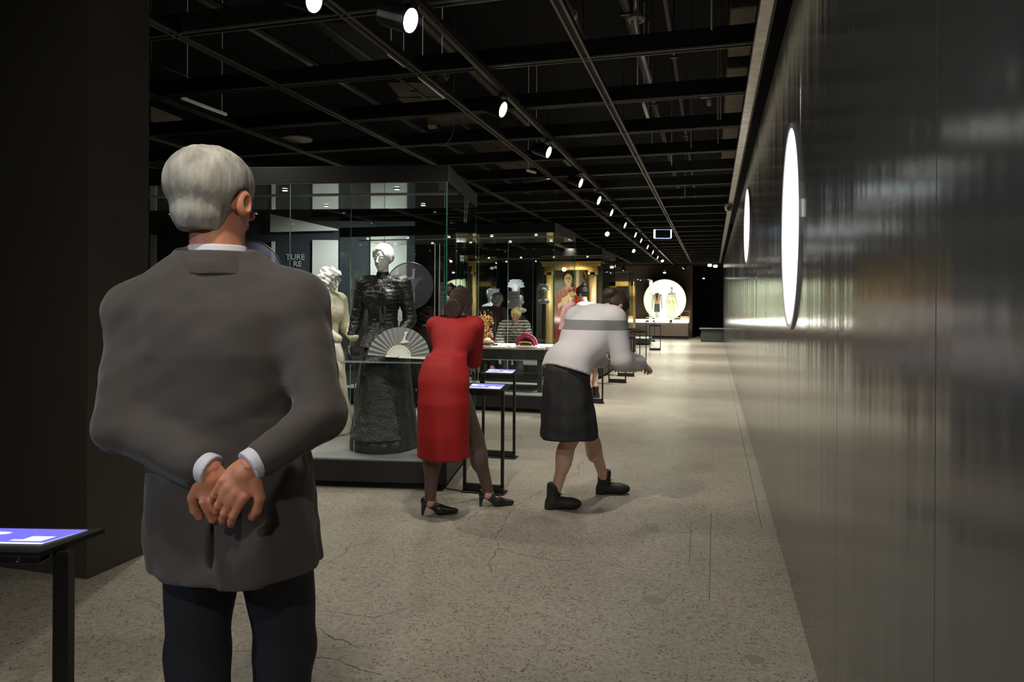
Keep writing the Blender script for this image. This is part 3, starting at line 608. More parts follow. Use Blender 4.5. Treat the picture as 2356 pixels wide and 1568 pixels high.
class Fig:
    """a figure: joints in local space, facing -y; x to the right of someone looking at its face"""
    def __init__(s, H=1.7, male=False, lean=0, head=0, turn=0, tilt=0, side=0, J=None, bulk=1.0):
        s.H, s.male, s.bulk = H, male, bulk; s.M = m = H
        u = np.array((math.sin(side)*.9, -math.sin(lean), math.cos(lean)*math.cos(side))); u /= np.linalg.norm(u); s.u = u
        sw = (.118 if male else .104)*m; s.J = j = {}
        j['pel'] = np.array((0, 0, .525*m)); j['chest'] = j['pel']+u*.205*m; j['neck'] = j['pel']+u*.305*m
        hd = lean+head; v = np.array((math.sin(side+tilt), -math.sin(hd), math.cos(hd))); v /= np.linalg.norm(v); s.v = v
        j['head'] = j['neck']+v*.098*m; s.RH = basis(v, (math.cos(turn), math.sin(turn), 0))
        for k, q in (('l', 1), ('r', -1)):
            j['sh'+k] = j['neck']-u*.028*m+np.array((q*sw, 0, 0)); j['el'+k] = j['sh'+k]+np.array((q*.035*m, .015*m, -.178*m)); j['wr'+k] = j['el'+k]+np.array((q*.0*m, -.05*m, -.14*m))
            j['hip'+k] = np.array((q*.05*m, 0, .50*m)); j['kn'+k] = np.array((q*.052*m, -.012*m, .275*m)); j['an'+k] = np.array((q*.055*m, .012*m, .05*m))
        if J: 
            for a, b in J.items(): j[a] = np.array(b, float)
    def torso(s, g=0):
        m, j, u = s.M, s.J, s.u; R = basis(u, j['shl']-j['shr']); b = s.bulk; f = 1 if s.male else .92
        pl, ch = j['pel'], j['chest']
        fs = [el(pl, (.092*m*b, .066*m*b, .075*m), R, g), el((pl+ch)/2-u*.01*m, (.072*m*b*f, .054*m*b*f, .085*m), R, g), el(ch, (.088*m*b*f, .060*m*b*f, .085*m), R, g),
              rc(j['shl']-(0.02*m)*np.array((1, 0, .2)), j['shr']+(.02*m)*np.array((1, 0, -.2)), .038*m+g, .038*m+g)]
        if not s.male:
            fw = -R[:, 1]
            for q in (1, -1): fs.append(el(ch+fw*.040*m+R[:, 0]*q*.04*m-u*.0*m, (.036*m, .034*m, .038*m), R, g))
        return U(fs, .035*m)
    def arm(s, k, g=0, end=1.0):
        m, j = s.M, s.J; w = j['el'+k]+(j['wr'+k]-j['el'+k])*end
        return U([rc(j['sh'+k], j['el'+k], .031*m*s.bulk+g, .024*m+g), rc(j['el'+k], w, .024*m+g, .017*m+g)], .012*m)
    def leg(s, k, g=0, top=True):
        m, j = s.M, s.J; f = [rc(j['kn'+k], j['an'+k], .032*m+g, .019*m+g), el((j['kn'+k]*.66+j['an'+k]*.34)+np.array((0, .008*m, 0)), (.031*m, .032*m, .06*m), None, g)]
        if top: f.append(rc(j['hip'+k], j['kn'+k], .047*m*s.bulk+g, .034*m+g))
        return U(f, .02*m)
    def neck(s): return rc(s.J['neck']-s.u*.02*s.M, s.J['head']-s.v*.02*s.M, .039*s.M if s.male else .028*s.M, .036*s.M if s.male else .026*s.M)
    def box(s, pad=.12):
        A = np.array(list(s.J.values())); return A.min(0)-pad, A.max(0)+pad
    def skin(s, root, m, vox=.012, legs=True, hands=None, hv=.0045, torso=True, arms='lr', face=True, hvox=None, feet=True):
        """whole body in one mesh"""
        fs = [s.neck()]
        if torso: fs.append(s.torso(-.006))
        for k in arms: fs.append(s.arm(k))
        if legs:
            for k in 'lr':
                fs.append(s.leg(k))
                if feet: a = s.J['an'+k]; fs.append(rc(a+np.array((0, .01, -.02*s.M)), a+np.array((0, -.09, -.03*s.M)), .02*s.M, .016*s.M))
        lo, hi = s.box(); hi[2] = max(hi[2], s.J['head'][2]+.2)
        ex = []; hs = .135*s.M; c = s.J['head']
        ex.append((U([head_prims(c, s.RH, hs), s.neck()], .012), c-.17*s.M/1.0*np.array((.9, .9, .9)), c+.12*s.M, hvox or hv))
        for (wk, d, n, sd, cu) in (hands or []):
            f, hc = hand_prims(s.J['wr'+wk], d, n, sd, s.M/1.72 if s.male else s.M/1.8, cu)
            ex.append((f, hc-.15, hc+.15, hv))
        return sdf('body', U(fs, .012), lo, hi, vox, m, root, ex)
    def hair(s, root, m, kind='short', vox=.006, seed=1, lock=None):
        hs = .135*s.M; c = s.J['head']; R = s.RH
        q = lambda x, y, z: c+R@(np.array((x, y, z))*hs)
        cap = el(q(0, .08, .13), np.array((.365, .445, .425))*hs, R)
        face = el(q(0, -.45, -.16), np.array((.33, .36, .50))*hs, R)
        low = (q(0, 0, -.20), -R[:, 2])
        if kind == 'short': f = clip(cut(U([cap, el(q(0, .2, -.12), np.array((.31, .27, .25))*hs, R)], .05*hs), face, .02*hs), -R[:, 2], q(0, 0, -.34)); f = wob(f, .009, 90, seed, .5)
        elif kind == 'curly': f = cut(U([el(q(0, .10, .12), np.array((.45, .50, .47))*hs, R), el(q(0, .2, -.16), np.array((.40, .34, .3))*hs, R)], .05), face, .02*hs); f = wob(f, .02, 70, seed)
        elif kind == 'bun': f = U([cut(cap, face, .02*hs), el(q(.02, .36, .42), np.array((.22, .22, .2))*hs, R)], .02*hs); f = wob(f, .005, 90, seed)
        elif kind == 'crest':
            f = cut(U([el(q(0, .08, .12), np.array((.345, .43, .41))*hs, R)], .05), face, .02*hs)
            for i in range(9): f = U([f, rc(q(.26*math.cos(i*PI/8), .25, .25+.26*math.sin(i*PI/8)), q(.62*math.cos(i*PI/8), .25, .35+.62*math.sin(i*PI/8)), .05*hs, .11*hs)], .01)
        elif kind == 'updo': 
            f = U([cut(el(q(0, .08, .12), np.array((.355, .43, .41))*hs, R), el(q(0, -.47, -.10), np.array((.31, .36, .5))*hs, R), .02*hs), el(q(0, .46, -.02), np.array((.22, .16, .22))*hs, R)], .04*hs)
            f = clip(wob(f, .006, 60, seed, .4), -R[:, 2], q(0, 0, -.36))
        else:  # long
            f = U([cut(cap, face, .02*hs), rc(q(0, .25, .1), q(0, .34, -.9), .30*hs, .26*hs), rc(q(.25, .12, .0), q(.30, .1, -.8), .14*hs, .10*hs), rc(q(-.25, .12, .0), q(-.30, .1, -.8), .14*hs, .10*hs)], .08*hs); f = wob(f, .008, 60, seed, .25)
        return sdf('hair', f, c-.9*hs-(.5*hs if kind == 'long' else 0), c+.95*hs, vox, m, root)
    def top(s, root, m, g=.014, hem=None, name='top', vox=.012, rows=None, sleeves=1.0, seed=3, amp=.004, k=.02, arms='lr', sc=26, sz=.6):
        fs = [s.torso(g)]
        if rows: fs.append(loft(rows, 2.2))
        f = U(fs, .03)
        for a in arms: f = U([f, s.arm(a, g*1.05, sleeves)], k)
        if hem is not None: f = clip(f, (0, 0, -1), (0, 0, hem))
        f = wob(f, amp, sc, seed, sz); lo, hi = s.box()
        if hem is not None: lo[2] = hem-.03
        return sdf(name, f, lo, hi, vox, m, root)
    def shoes(s, root, m, kind='shoe', vox=.006, which='lr', yaw={}, pitch={}):
        for k in which:
            a = s.J['an'+k]; yw = yaw.get(k, 0); pt = pitch.get(k, 0)
            R = rot(0, 0, yw)@rot(pt, 0, 0); q = lambda x, y, z: a+R@np.array((x, y, z))
            h = a[2] if not pt else .05*s.M
            if kind == 'pump':
                f = U([rc(q(0, .025, -.03), q(0, -.07, -h+.030), .026, .030), rc(q(0, -.07, -h+.028), q(0, -.165, -h+.02), .034, .017), el(q(0, .028, -.02), (.03, .035, .03), R)], .02)
                f = cut(f, rc(q(0, 0, .03), q(0, -.06, -.0), .030, .028), .006)
                f = U([f, rc(q(0, .04, -.03), q(0, .05, -h+.008), .020, .008)], .006)
            elif kind == 'boot':
                f = U([rc(q(0, 0.005, .06), q(0, 0.01, -.02), .048, .044), rc(q(0, .005, -h+.045), q(0, -.10, -h+.036), .042, .040), el(q(0, -.12, -h+.036), (.044, .062, .036), R), rc(q(0, .03, -h+.04), q(0, .035, -h+.012), .036, .034)], .018)
                f = both(f, lambda P, o=q(0, 0, -h): -((P-o)@R[:, 2]) + 0.0)
                f = clip(f, R[:, 2], q(0, 0, .085))
            else:
                f = U([rc(q(0, .01, -.01), q(0, .02, -h+.045), .040, .038), rc(q(0, .02, -h+.04), q(0, -.14, -h+.034), .038, .042), el(q(0, -.16, -h+.034), (.046, .06, .032), R)], .02)
                f = both(f, lambda P, o=q(0, 0, -h): -((P-o)@R[:, 2]))
            sh = sdf('shoe' if kind != 'boot' else 'boot', f, a-.26, a+.2, vox, m, root)
            if kind == 'boot':
                for i in range(4):
                    z = -h+.075+.022*i; yy = -.052+.015*i
                    mb = MB().tube([q(-.02, yy, z), q(0, yy-.012, z+.006), q(.02, yy, z)], .003, 5); mb.build('lace', mat('lace_black', (.02, .02, .02), .5), sh)
def place(px, py, z, ang, label, cat='person', group=None, name='person', base=0.0):
    p = at(px, py, z); p.z = base
    return empty(name, p, TH+math.radians(ang), label, cat, group)
SKIN = mat('skin', (.55, .30, .22), .5); SKIN2 = mat('skin_pale', (.60, .38, .30), .5)
PLA = mat('white_plaster', (.86, .86, .84), .45)
# ---------------------------------------------------------------- black gown in the first case
DRS = mat('black_satin', (.016, .017, .016), .42, spec=.7, bump=.35, bscale=30, zs=2.2); DRB = mat('black_brocade', (.035, .037, .034), .40, spec=.8, bump=.9, bscale=65)
def gown():
    r = place(880, 1040, 5.62, -12, 'white headed mannequin in a black satin and brocade gown', 'mannequin', name='mannequin', base=PH)
    f = Fig(1.63, head=.16, turn=-.1, tilt=.03)
    j = f.J; j['ell'] = np.array((.215, .03, 1.03)); j['wrl'] = np.array((.15, -.10, .84)); j['elr'] = np.array((-.235, .03, 1.03)); j['wrr'] = np.array((-.255, -.06, .79))
    f.skin(r, PLA, .012, legs=False, hv=.004, arms='')
    f.hair(r, PLA, 'updo', .005)
    rs_ = lambda a, z: .018*np.sin(a*15+z*3)*np.clip((1.0-z)*1.4, 0, 1)+.012*np.sin(a*7-z*5)
    sk = loft([(.0, 0, .03, .262, .27), (.06, 0, .03, .268, .28), (.30, 0, .04, .235, .26), (.60, 0, .04, .205, .235), (.82, 0, .02, .17, .17), (.94, 0, .01, .12, .115), (1.0, 0, 0, .108, .092)], 2, 0, rs_)
    sdf('skirt', wob(sk, .006, 22, 5), (-.36, -.36, -.01), (.36, .40, 1.02), .0085, DRS, r)
    ap = both(wob(loft([(.10, 0, -.02, .235, .262), (.30, 0, -.01, .19, .245), (.60, 0, .0, .145, .212), (.82, 0, 0, .13, .16), (.92, 0, .0, .11, .115)], 2, .006), .006, 45, 9), lambda P: P[:, 1]+.02)
    sdf('brocade_apron', ap, (-.32, -.34, .08), (.32, .04, .95), .0075, DRB, r)
    f.top(r, DRS, .012, .90, 'bodice', .0075, sleeves=1.0, seed=8, amp=.005, sc=38, sz=2.6)
    # frilled front, collar, peplum, cuffs
    fr = wob(el(j['chest']+np.array((0, -.085, .02)), (.05, .030, .135)), .004, 70, 4)
    sdf('lace_front', fr, j['chest']-.2, j['chest']+.2, .006, DRB, r)
    sdf('collar', both(wob(loft([(1.335, 0, -.004, .062, .058), (1.37, 0, -.008, .052, .05), (1.40, 0, -.012, .048, .047)], 2), .002, 60), lambda P: 1.33-P[:, 2]), (-.1, -.1, 1.32), (.1, .1, 1.42), .006, DRS, r)
    pe = loft([(.80, 0, .0, .178, .165), (.88, 0, 0, .15, .135), (.96, 0, 0, .115, .10), (1.0, 0, 0, .105, .092)], 2, .006, lambda a, z: .04*np.sin(a*11))
    sdf('peplum', wob(pe, .005, 40, 2), (-.24, -.24, .79), (.24, .24, 1.02), .0075, DRB, r)
    tr = mat('trim_black', (.015, .015, .015), .25, spec=1)
    for x, z in ((.075, 1.24), (-.075, 1.24), (.09, 1.30), (-.09, 1.30)):
        MB().tube([(x+.022*math.cos(t), -.118+.3*abs(x)-.0*t, z+.013*math.sin(t)) for t in [i*PI/6 for i in range(13)]], .0035, 5, False).build('braid_loop', tr, r, True)
    br = mat('old_brass', (.30, .26, .15), .35, .8)
    for x in (.02, .06): MB().bbox((x-.008, -.112, 1.02), (x+.008, -.100, 1.15), .002, Matrix.Rotation(0, 4, 'X')).build('belt_strap', br, r)
    MB().lathe([(0, .006), (.014, .006), (.018, 0), (.014, -.003)], 16, Matrix.Translation((.04, -.118, 1.01)) @ Matrix.Rotation(PI/2, 4, 'X')).build('clasp', br, r)
    for k, n in (('l', 1), ('r', -1)):
        w = j['wr'+k]; fn, hc = hand_prims(w, (-.25*n, -.45, -.85) if k == 'l' else (0, -.2, -1), (n, -.3, .2), n, .92, .5)
        sdf('glove', fn, hc-.14, hc+.14, .005, mat('black_glove', (.03, .03, .032), .4), r)
gown()
# cream figure behind, half hidden by the man
CRM = mat('cream_silk', (.62, .56, .42), .45, bump=.4, bscale=30); CRM2 = mat('ivory_cloth', (.72, .68, .58), .5)
def cream():
    r = place(748, 1020, 6.25, 62, 'cream draped mannequin with white curled hair beside the black gown', 'mannequin', name='mannequin', base=PH)
    f = Fig(1.46, head=.2, lean=.05); j = f.J
    j['elr'] = np.array((-.18, -.10, .93)); j['wrr'] = np.array((-.10, -.22, .84)); j['ell'] = np.array((.2, -.06, .93)); j['wrl'] = np.array((.13, -.2, .86))
    f.skin(r, PLA, .012, legs=False); f.hair(r, PLA, 'curly', .006)
    f.top(r, CRM, .022, .80, 'jacket', .009, seed=4, amp=.009, sc=24)
    sk = loft([(0, 0, .02, .24, .25), (.3, 0, .03, .2, .23), (.6, 0, .05, .17, .22), (.82, 0, .04, .14, .16), (.88, 0, .0, .1, .09)], 2, 0, lambda a, z: .03*np.sin(a*12+z*4))
    sdf('skirt', wob(sk, .008, 20, 1), (-.32, -.32, -.01), (.32, .34, .9), .010, CRM, r)
    sw = loft([(.52, 0, .06, .17, .22), (.64, 0, .09, .22, .25), (.78, 0, .05, .17, .19), (.84, 0, .0, .12, .12)], 2, 0, lambda a, z: .06*np.sin(a*5+z*12))
    sdf('drape', wob(sw, .014, 22, 7), (-.34, -.3, .5), (.34, .4, .87), .010, CRM2, r)
cream()
def fan():
    p = at(917, 821, 5.36); r = empty('folding_fan', p, TH, 'open grey folding fan with a white bird on a glass shelf', 'fan')
    r.rotation_euler = (-.30, .035, TH)
    n = 34; R0, R1_, LG = .086, .235, mat('grey_fan_silk', (.25, .25, .25), .7)
    v = []; f = []
    for i in range(n+1):
        a = PI*(.005+.985*i/n); y = .004 if i % 2 else -.004
        v += [(R0*math.cos(a), y*.4, R0*math.sin(a)), (R1_*math.cos(a), y, R1_*math.sin(a))]
        if i: f.append((2*i-2, 2*i-1, 2*i+1, 2*i))
    o = obj('pleated_leaf', v, f, LG, r); sm = o.modifiers.new('thick', 'SOLIDIFY'); sm.thickness = .0012
    iv = mat('ivory_stick', (.85, .82, .74), .4)
    for i in range(14):
        a = PI*(i+.5)/14; c, s_ = math.cos(a), math.sin(a); w = .0088
        d = Vector((c, 0, s_)); t = Vector((-s_, 0, c)); q = [d*.008+t*.0025, d*.094+t*w, d*.094-t*w, d*.008-t*.0025]; y0 = -.0065+.0003*i
        V = [p_+Vector((0, y0, 0)) for p_ in q]+[p_+Vector((0, y0+.0018, 0)) for p_ in q]
        obj('fan_stick', V, [(0, 1, 2, 3), (7, 6, 5, 4), (0, 4, 5, 1), (1, 5, 6, 2), (2, 6, 7, 3), (3, 7, 4, 0)], iv, r)
    MB().bbox((.004, -.010, -.010), (.236, -.004, .004), .0015).build('guard_stick', iv, r)
    MB().bbox((-.100, -.010, -.006), (-.004, -.004, .004), .0015).build('guard_stick', iv, r)
    MB().lathe([(0, -.014), (.006, -.012), (.006, .004)], 12, Matrix.Rotation(PI/2, 4, 'X') @ Matrix.Translation((0, 0, -.002))).build('rivet', mat('brass', (.6, .45, .2), .3, 1), r)
    b = [(-.01,.118),(.004,.125),(.014,.150),(.022,.178),(.018,.196),(.026,.206),(.040,.200),(.050,.204),(.040,.190),(.034,.176),(.030,.155),(.030,.140),(.052,.128),(.070,.122),(.040,.116),(.010,.110)]
    b = [(x+.01, z-.004) for x, z in b]; k = len(b)
    V = [Vector((x, -.0065, z)) for x, z in b]+[Vector((x, -.005, z)) for x, z in b]
    obj('white_bird', V, [tuple(range(k))[::-1], tuple(range(k, 2*k))]+[(i, (i+1) % k, k+(i+1) % k, k+i) for i in range(k)], mat('motif_white', (.8, .8, .78), .6), r)
fan()
# added white stand-in for a reflection in the glass: header above the partition
def reflection_wedge():
    P = [at(x, y, 11.80) for x, y in ((623,534),(778,530),(778,527),(623,492))]; n = Vector((-ST, CT, 0))*-.03
    V = P+[q+n for q in P]; tag(obj('reflection_board', V, [(0,1,2,3),(7,6,5,4),(0,4,5,1),(1,5,6,2),(2,6,7,3),(3,7,4,0)], mat('white_panel', (.66, .66, .60), .6)), 'white wedge shaped board along the top of the dark partition', 'board')
reflection_wedge()
# thin glass shelf carrying the fan
s0 = at(797, 826, 5.42); s1 = at(985, 831, 5.36)
e = empty('glass_shelf', s1, rz1, 'thin glass shelf under the folding fan inside the first case', 'shelf')
L_ = (s1-s0).length
MB().bbox((-L_-.02, -.08, -.012), (.10, .05, -.006), .0015).build('shelf_plate', mat('shelf_glass', (.25, .3, .29), .05, .2), e)
for x in (-L_+.05, .06): MB().tube([(x, .04, -.012), (x, .04, -s1.z+PH)], .005, 8).build('support_rod', CHR, e)
def scrim(px, py, z, r_, label, wing=True, ang=0):
    p = at(px, py, z); e = empty('round_screen', p, TH+ang, label, 'screen')
    m = vmat('scrim_silk_%d' % wing, .8, 0, .62)
    def col(u, t):
        x, y = (u-.5)*2, (t-.5)*2; c = [.030, .026, .036]
        if wing:
            a = math.atan2(y-.25, x+.05); d = math.hypot(x+.1, y-.45)
            for k in range(6):
                ax, ay = .45-.03*k, .32-.02*k; bx, by = -.75+.14*k, .02-.13*k
                tx = ((x-ax)*(bx-ax)+(y-ay)*(by-ay))/((bx-ax)**2+(by-ay)**2); tt = min(1, max(0, tx)); dd = math.hypot(x-ax-tt*(bx-ax), y-ay-tt*(by-ay))
                if dd < .065*(1-.35*tt): c = [.085-.03*(dd/.065), .09-.03*(dd/.065), .13-.03*(dd/.065)]
            for sx in (-.55, .15):
                if abs(x-sx-.1*(y-.5)) < .05 and .3 < y < .75: c = [.24, .22, .17]
            if abs(y-.33-.08*x) < .018 and -.6 < x < .15: c = [.42, .34, .18]
            if abs(x-.18) < .012+.03*abs(y+.5) and -.75 < y < -.25: c = [.3, .31, .36]
        else: c = [.08, .075, .13]
        return tuple(c)
    o = paint('silk_disc', 2*r_, 2*r_, 64, 64, col, m, e, mask=lambda u, t: (u-.5)**2+(t-.5)**2 < .245)
    MB().tube([(r_*math.cos(a), 0, r_*math.sin(a)) for a in [i*2*PI/48 for i in range(49)]], .004, 6, False).build('black_rim', BLK, e, True)
    MB().tube([(0, .006, -r_), (0, .006, -p.z+PH)], .005, 8).build('stand_rod', GRY, e)
    MB().lathe([(.06, 0), (.06, .006), (.008, .012)], 20, Matrix.Translation((0, .006, -p.z+PH))).build('stand_foot', BLK, e)
scrim(943, 657, 6.02, .198, 'dark translucent round silk screen painted with a bird wing behind the black gown')
scrim(572, 632, 5.75, .28, 'violet round silk screen whose rim shows above the grey haired man\'s shoulder', False)
# ---------------------------------------------------------------- table and objects in the second case
def L2(x, y, z): return K2 @ Vector((x, y, z))
TH2 = .805
e = empty('display_table', L2(-.18, .25, PH), 0, 'long dark display table with a pale top inside the second case', 'table')
MB().bbox((-2.2, 0, TH2-PH-.03), (0, .85, TH2-PH), .003).build('table_top', mat('pale_top', (.72, .70, .66), .45), e)
DT = mat('dark_table', (.035, .032, .028), .5)
MB().bbox((-2.19, .01, TH2-PH-.16), (-.01, .84, TH2-PH-.03), .004).build('apron', DT, e)
MB().bbox((-2.19, .004, TH2-PH-.175), (-.1, .02, TH2-PH-.163), .002).build('pale_rail', mat('pale_rail', (.55, .53, .5), .3, .3), e)
for x in (-2.15, -1.1, -.08):
    for y in (.05, .76): MB().bbox((x-.03, y, 0), (x+.03, y+.05, TH2-PH-.16), .003).build('leg', DT, e)
MB().bbox((-2.12, .06, .12), (-.11, .78, .145), .003).build('lower_shelf', DT, e)
TZ = TH2
def dome():
    r = empty('glass_dome', L2(-1.08, .5, TZ), 0, 'tall glass dome full of tangled branches and shell ornaments on the table', 'ornament')
    MB().lathe([(0, 0), (.19, 0), (.195, .008), (.185, .02), (0, .02)], 36, Matrix.Diagonal((1, .7, 1, 1)), caps=False).build('dark_base', mat('ebony', (.03, .02, .018), .25), r)
    prof = [(.163, .02), (.163, .33)]+[(.163*math.cos(a), .33+.17*math.sin(a)) for a in [i*PI/2/10 for i in range(1, 11)]]
    MB().lathe(prof, 36, Matrix.Diagonal((1, .75, 1, 1)), caps=False).build('glass_cover', glass('dome_glass', (.97, .95, .90)), r, True)
    rs = random.Random(11); tw = MB()
    for i in range(150):
        z = rs.uniform(.10, .44); lim = .14 if z < .33 else .14*math.sqrt(max(.05, 1-((z-.33)/.17)**2)); a = rs.uniform(0, 2*PI); q = rs.uniform(.2, .95)*lim
        p = Vector((q*math.cos(a), q*math.sin(a)*.65, z)); pts = [p]; d = Vector((rs.gauss(0, 1), rs.gauss(0, 1), rs.gauss(0, 1))).normalized()
        for k in range(6):
            d = (d+Vector((rs.gauss(0, 1), rs.gauss(0, 1), rs.gauss(0, 1)))*.6).normalized(); p = p+d*.016
            if math.hypot(p.x, p.y/.7) > lim or p.z > .47: break
            pts.append(p)
        if len(pts) > 2: tw.tube(pts, .0036, 5, r2=.0016)
    tw.build('tangled_twigs', mat('twig', (.62, .36, .12), .55, var=.5, vscale=30), r, True, kind='stuff')
    MB().tube([(0, 0, .02), (.01, 0, .15), (-.01, .01, .3), (0, 0, .43)], .012, 8, r2=.004).build('trunk', mat('bark', (.2, .1, .04), .7), r, True)
    for i in range(26):
        z = rs.uniform(.03, .22); a = rs.uniform(0, 2*PI); q = rs.uniform(.05, .135); c = rs.choice([((.85, .55, .08), 'yellow_bead'), ((.8, .72, .6), 'cream_shell'), ((.75, .25, .12), 'coral_bead'), ((.5, .5, .12), 'olive_moss'), ((.35, .3, .55), 'violet_bead'), ((.6, .6, .55), 'pearl')])
        s = rs.uniform(.008, .019); M = Matrix.Translation((q*math.cos(a), q*math.sin(a)*.7-.01, z)) @ Matrix.Rotation(rs.uniform(0, 3), 4, 'X')
        MB().lathe([(0, -s*.7), (s*.7, -s*.45), (s, 0), (s*.6, s*.45), (0, s*.6)], 10, M, caps=False).build('shell_bead', mat(c[1], c[0], .35), r, True)
    MB().lathe([(0, -.05), (.04, -.03), (.05, 0), (.035, .03), (0, .04)], 14, Matrix.Translation((.07, -.06, .07)), caps=False).build('large_shell', mat('peach_shell', (.85, .62, .45), .35), r, True)
    MB().lathe([(0, .0), (.13, .0), (.145, .02), (.12, .05), (.07, .07), (0, .075)], 24, Matrix.Translation((0, 0, .02)) @ Matrix.Diagonal((1, .72, 1, 1)), caps=False).build('moss_mound', mat('moss', (.40, .30, .14), .8, var=.5, vscale=40, bump=1), r, True)
dome()
def jewel_case():
    r = empty('jewel_case', L2(-.44, .3, TZ), 0, 'open crimson jewel case holding a pale tiara on the white tray', 'jewel box')
    RD = mat('crimson_velvet', (.45, .01, .10), .7, sheen=.5); DK = mat('dark_lining', (.12, .015, .03), .6)
    def arch(r0, r1, y0, y1, nm, m, z=0, n=20):
        v = []; f = []
        for i in range(n+1):
            a = PI*i/n; c, s = math.cos(a), math.sin(a)
            v += [(r0*c, y0, z+r0*s), (r1*c, y0, z+r1*s), (r1*c, y1, z+r1*s), (r0*c, y1, z+r0*s)]
            if i:
                b = 4*i; a_ = b-4; f += [(a_, a_+1, b+1, b), (a_+1, a_+2, b+2, b+1), (a_+2, a_+3, b+3, b+2), (a_+3, a_, b, b+3)]
        f += [(0, 3, 2, 1), (4*n, 4*n+1, 4*n+2, 4*n+3)]; return obj(nm, v, f, m, r)
    arch(.105, .145, .0, .05, 'velvet_rim', RD, .03); arch(.001, .106, .03, .045, 'lining', DK, .03); arch(.10, .125, -.03, .0, 'inner_rim', RD, .02)
    MB().lathe([(.0, 0), (.15, 0), (.16, .01), (.15, .02), (0, .02)], 30, Matrix.Diagonal((1, .5, 1, 1)), caps=False).build('cream_tray', mat('cream_enamel', (.78, .72, .58), .4), r)
    t = empty('tiara', L2(-.44, .27, TZ+.022), 0, 'pale beaded tiara standing before the crimson case', 'tiara')
    MB().tube([(.078*math.cos(a), -.03*math.sin(a), .008) for a in [i*PI/16 for i in range(17)]], .007, 8).build('coral_band', mat('coral', (.7, .22, .08), .4), t, True)
    for i in range(15):
        a = PI*(i+.5)/15; s = .009; MB().lathe([(0, -s), (s, 0), (0, s*1.2)], 8, Matrix.Translation((.078*math.cos(a), -.03*math.sin(a)-.004, .03+.02*math.sin(a))), caps=False).build('bead', mat('pearl_cream', (.85, .78, .62), .3), t, True)
    MB().tube([(.075*math.cos(a), -.03*math.sin(a), .022+.018*math.sin(a)) for a in [i*PI/16 for i in range(17)]], .004, 6).build('gold_wire', mat('gold', (.75, .5, .15), .3, 1), t, True)
jewel_case()
rs = random.Random(5)
MB().bbox((0, 0, 0), (.23, .09, .012), .002, K2 @ Matrix.Translation((-.26, .05+.25, TZ))@Matrix.Rotation(.1, 4, 'Z')).build('white_tray', mat('tray_white', (.8, .78, .74), .4), label='flat white tray of small jewellery right of the crimson case', cat='tray')
MB().tube([L2(-2.02, .5, TZ+.02), L2(-1.83, .5, TZ+.02)], .02, 12).build('rolled_textile', mat('peach_roll', (.75, .42, .3), .7), label='peach rolled textile at the far left of the pale table', cat='roll')
MB().tube([L2(-1.66, .5, TZ+.022), L2(-1.46, .5, TZ+.022)], .022, 12).build('rolled_textile', mat('pink_roll', (.75, .25, .2), .7), label='pink rolled textile behind the red dressed woman', cat='roll')
MB().bbox((-.03, -.03, 0), (.03, .03, .075), .003, K2 @ Matrix.Translation((-1.52, .48, TZ))).build('wooden_block', mat('block_brown', (.3, .17, .1), .6), label='small brown block standing left of the glass dome', cat='block')
cl = [('gold', (.75, .5, .15), .3, 1), ('coral', (.7, .22, .08), .4, 0), ('pearl_cream', (.85, .78, .62), .3, 0), ('garnet', (.3, .03, .03), .2, 0), ('jet', (.02, .02, .02), .2, 0), ('tarnished', (.4, .32, .25), .4, .6)]
for i in range(22):
    x = -.14-.085*i-rs.uniform(0, .03); y = .30+rs.uniform(0, .12)
    if -1.3 < x < -.85: y = .27
    c = rs.choice(cl); m = mat(c[0], c[1], c[2], c[3]); s = rs.uniform(.012, .022); kd = i % 3; P = K2 @ Matrix.Translation((x, y, TZ))
    if kd == 0: MB().tube([P @ Vector((s*1.5*math.cos(a), s*math.sin(a), .004)) for a in [q*2*PI/14 for q in range(15)]], .004, 6).build('bracelet', m, None, True, 'small %s bracelet lying on the pale table, %s from its right end' % (c[0].replace('_', ' '), ORD[i]), 'bracelet', 'jewellery on the table')
    elif kd == 1: MB().lathe([(0, 0), (s, 0), (s*1.1, .004), (s*.6, .010), (0, .013)], 14, P @ Matrix.Diagonal((1.3, 1, 1, 1)), caps=False).build('brooch', m, None, True, 'small oval %s brooch lying on the pale table, %s from its right end' % (c[0].replace('_', ' '), ORD[i]), 'brooch', 'jewellery on the table')
    else: MB().tube([P @ Vector((s*2*(q/10-.5)*2, s*math.sin(q*.9), .004)) for q in range(11)], .004, 6).build('necklace', m, None, True, 'short wavy %s necklace on the pale table, %s from its right end' % (c[0].replace('_', ' '), ORD[i]), 'necklace', 'jewellery on the table')
# text panels and stands seen through the cases
def text_panel(px0, px1, y0, y1, z, rows, label, base=(.10, .10, .095), ink=(.62, .62, .6), floor_z=0, seed=1, stand=True):
    p = at((px0+px1)/2, (y0+y1)/2, z); wd = (px1-px0)*z/FPX; ht = (y1-y0)*z/FPX; rr = random.Random(seed); L = [[rr.uniform(.6, 1) for _ in range(2)] for _ in range(rows)]
    def col(u, t):
        k = int((1-t)*rows*2)
        return ink if k % 2 == 0 and k//2 < rows and .06 < u < .06+.88*L[k//2][0] else base
    e = empty('text_panel', p, TH, label, 'panel')
    paint('printed_face', wd, ht, 10, rows*4, col, vmat('print', .6), e, th=.01)
    if stand: MB().tube([(0, .02, ht/2), (0, .02, -p.z+floor_z)], .006, 8).build('stand_rod', GRY, e); MB().bbox((-.08, -.03, -p.z+floor_z), (.08, .07, -p.z+floor_z+.01), .002).build('stand_foot', BLK, e)
text_panel(1008, 1031, 650, 726, 9.42, 22, 'narrow panel of white caption lines left of the portrait', (.10, .10, .095), (.5, .5, .48), PH)
text_panel(1171, 1196, 670, 710, 11.7, 9, 'pale caption panel behind the glass dome', (.42, .43, .42), (.2, .2, .2))
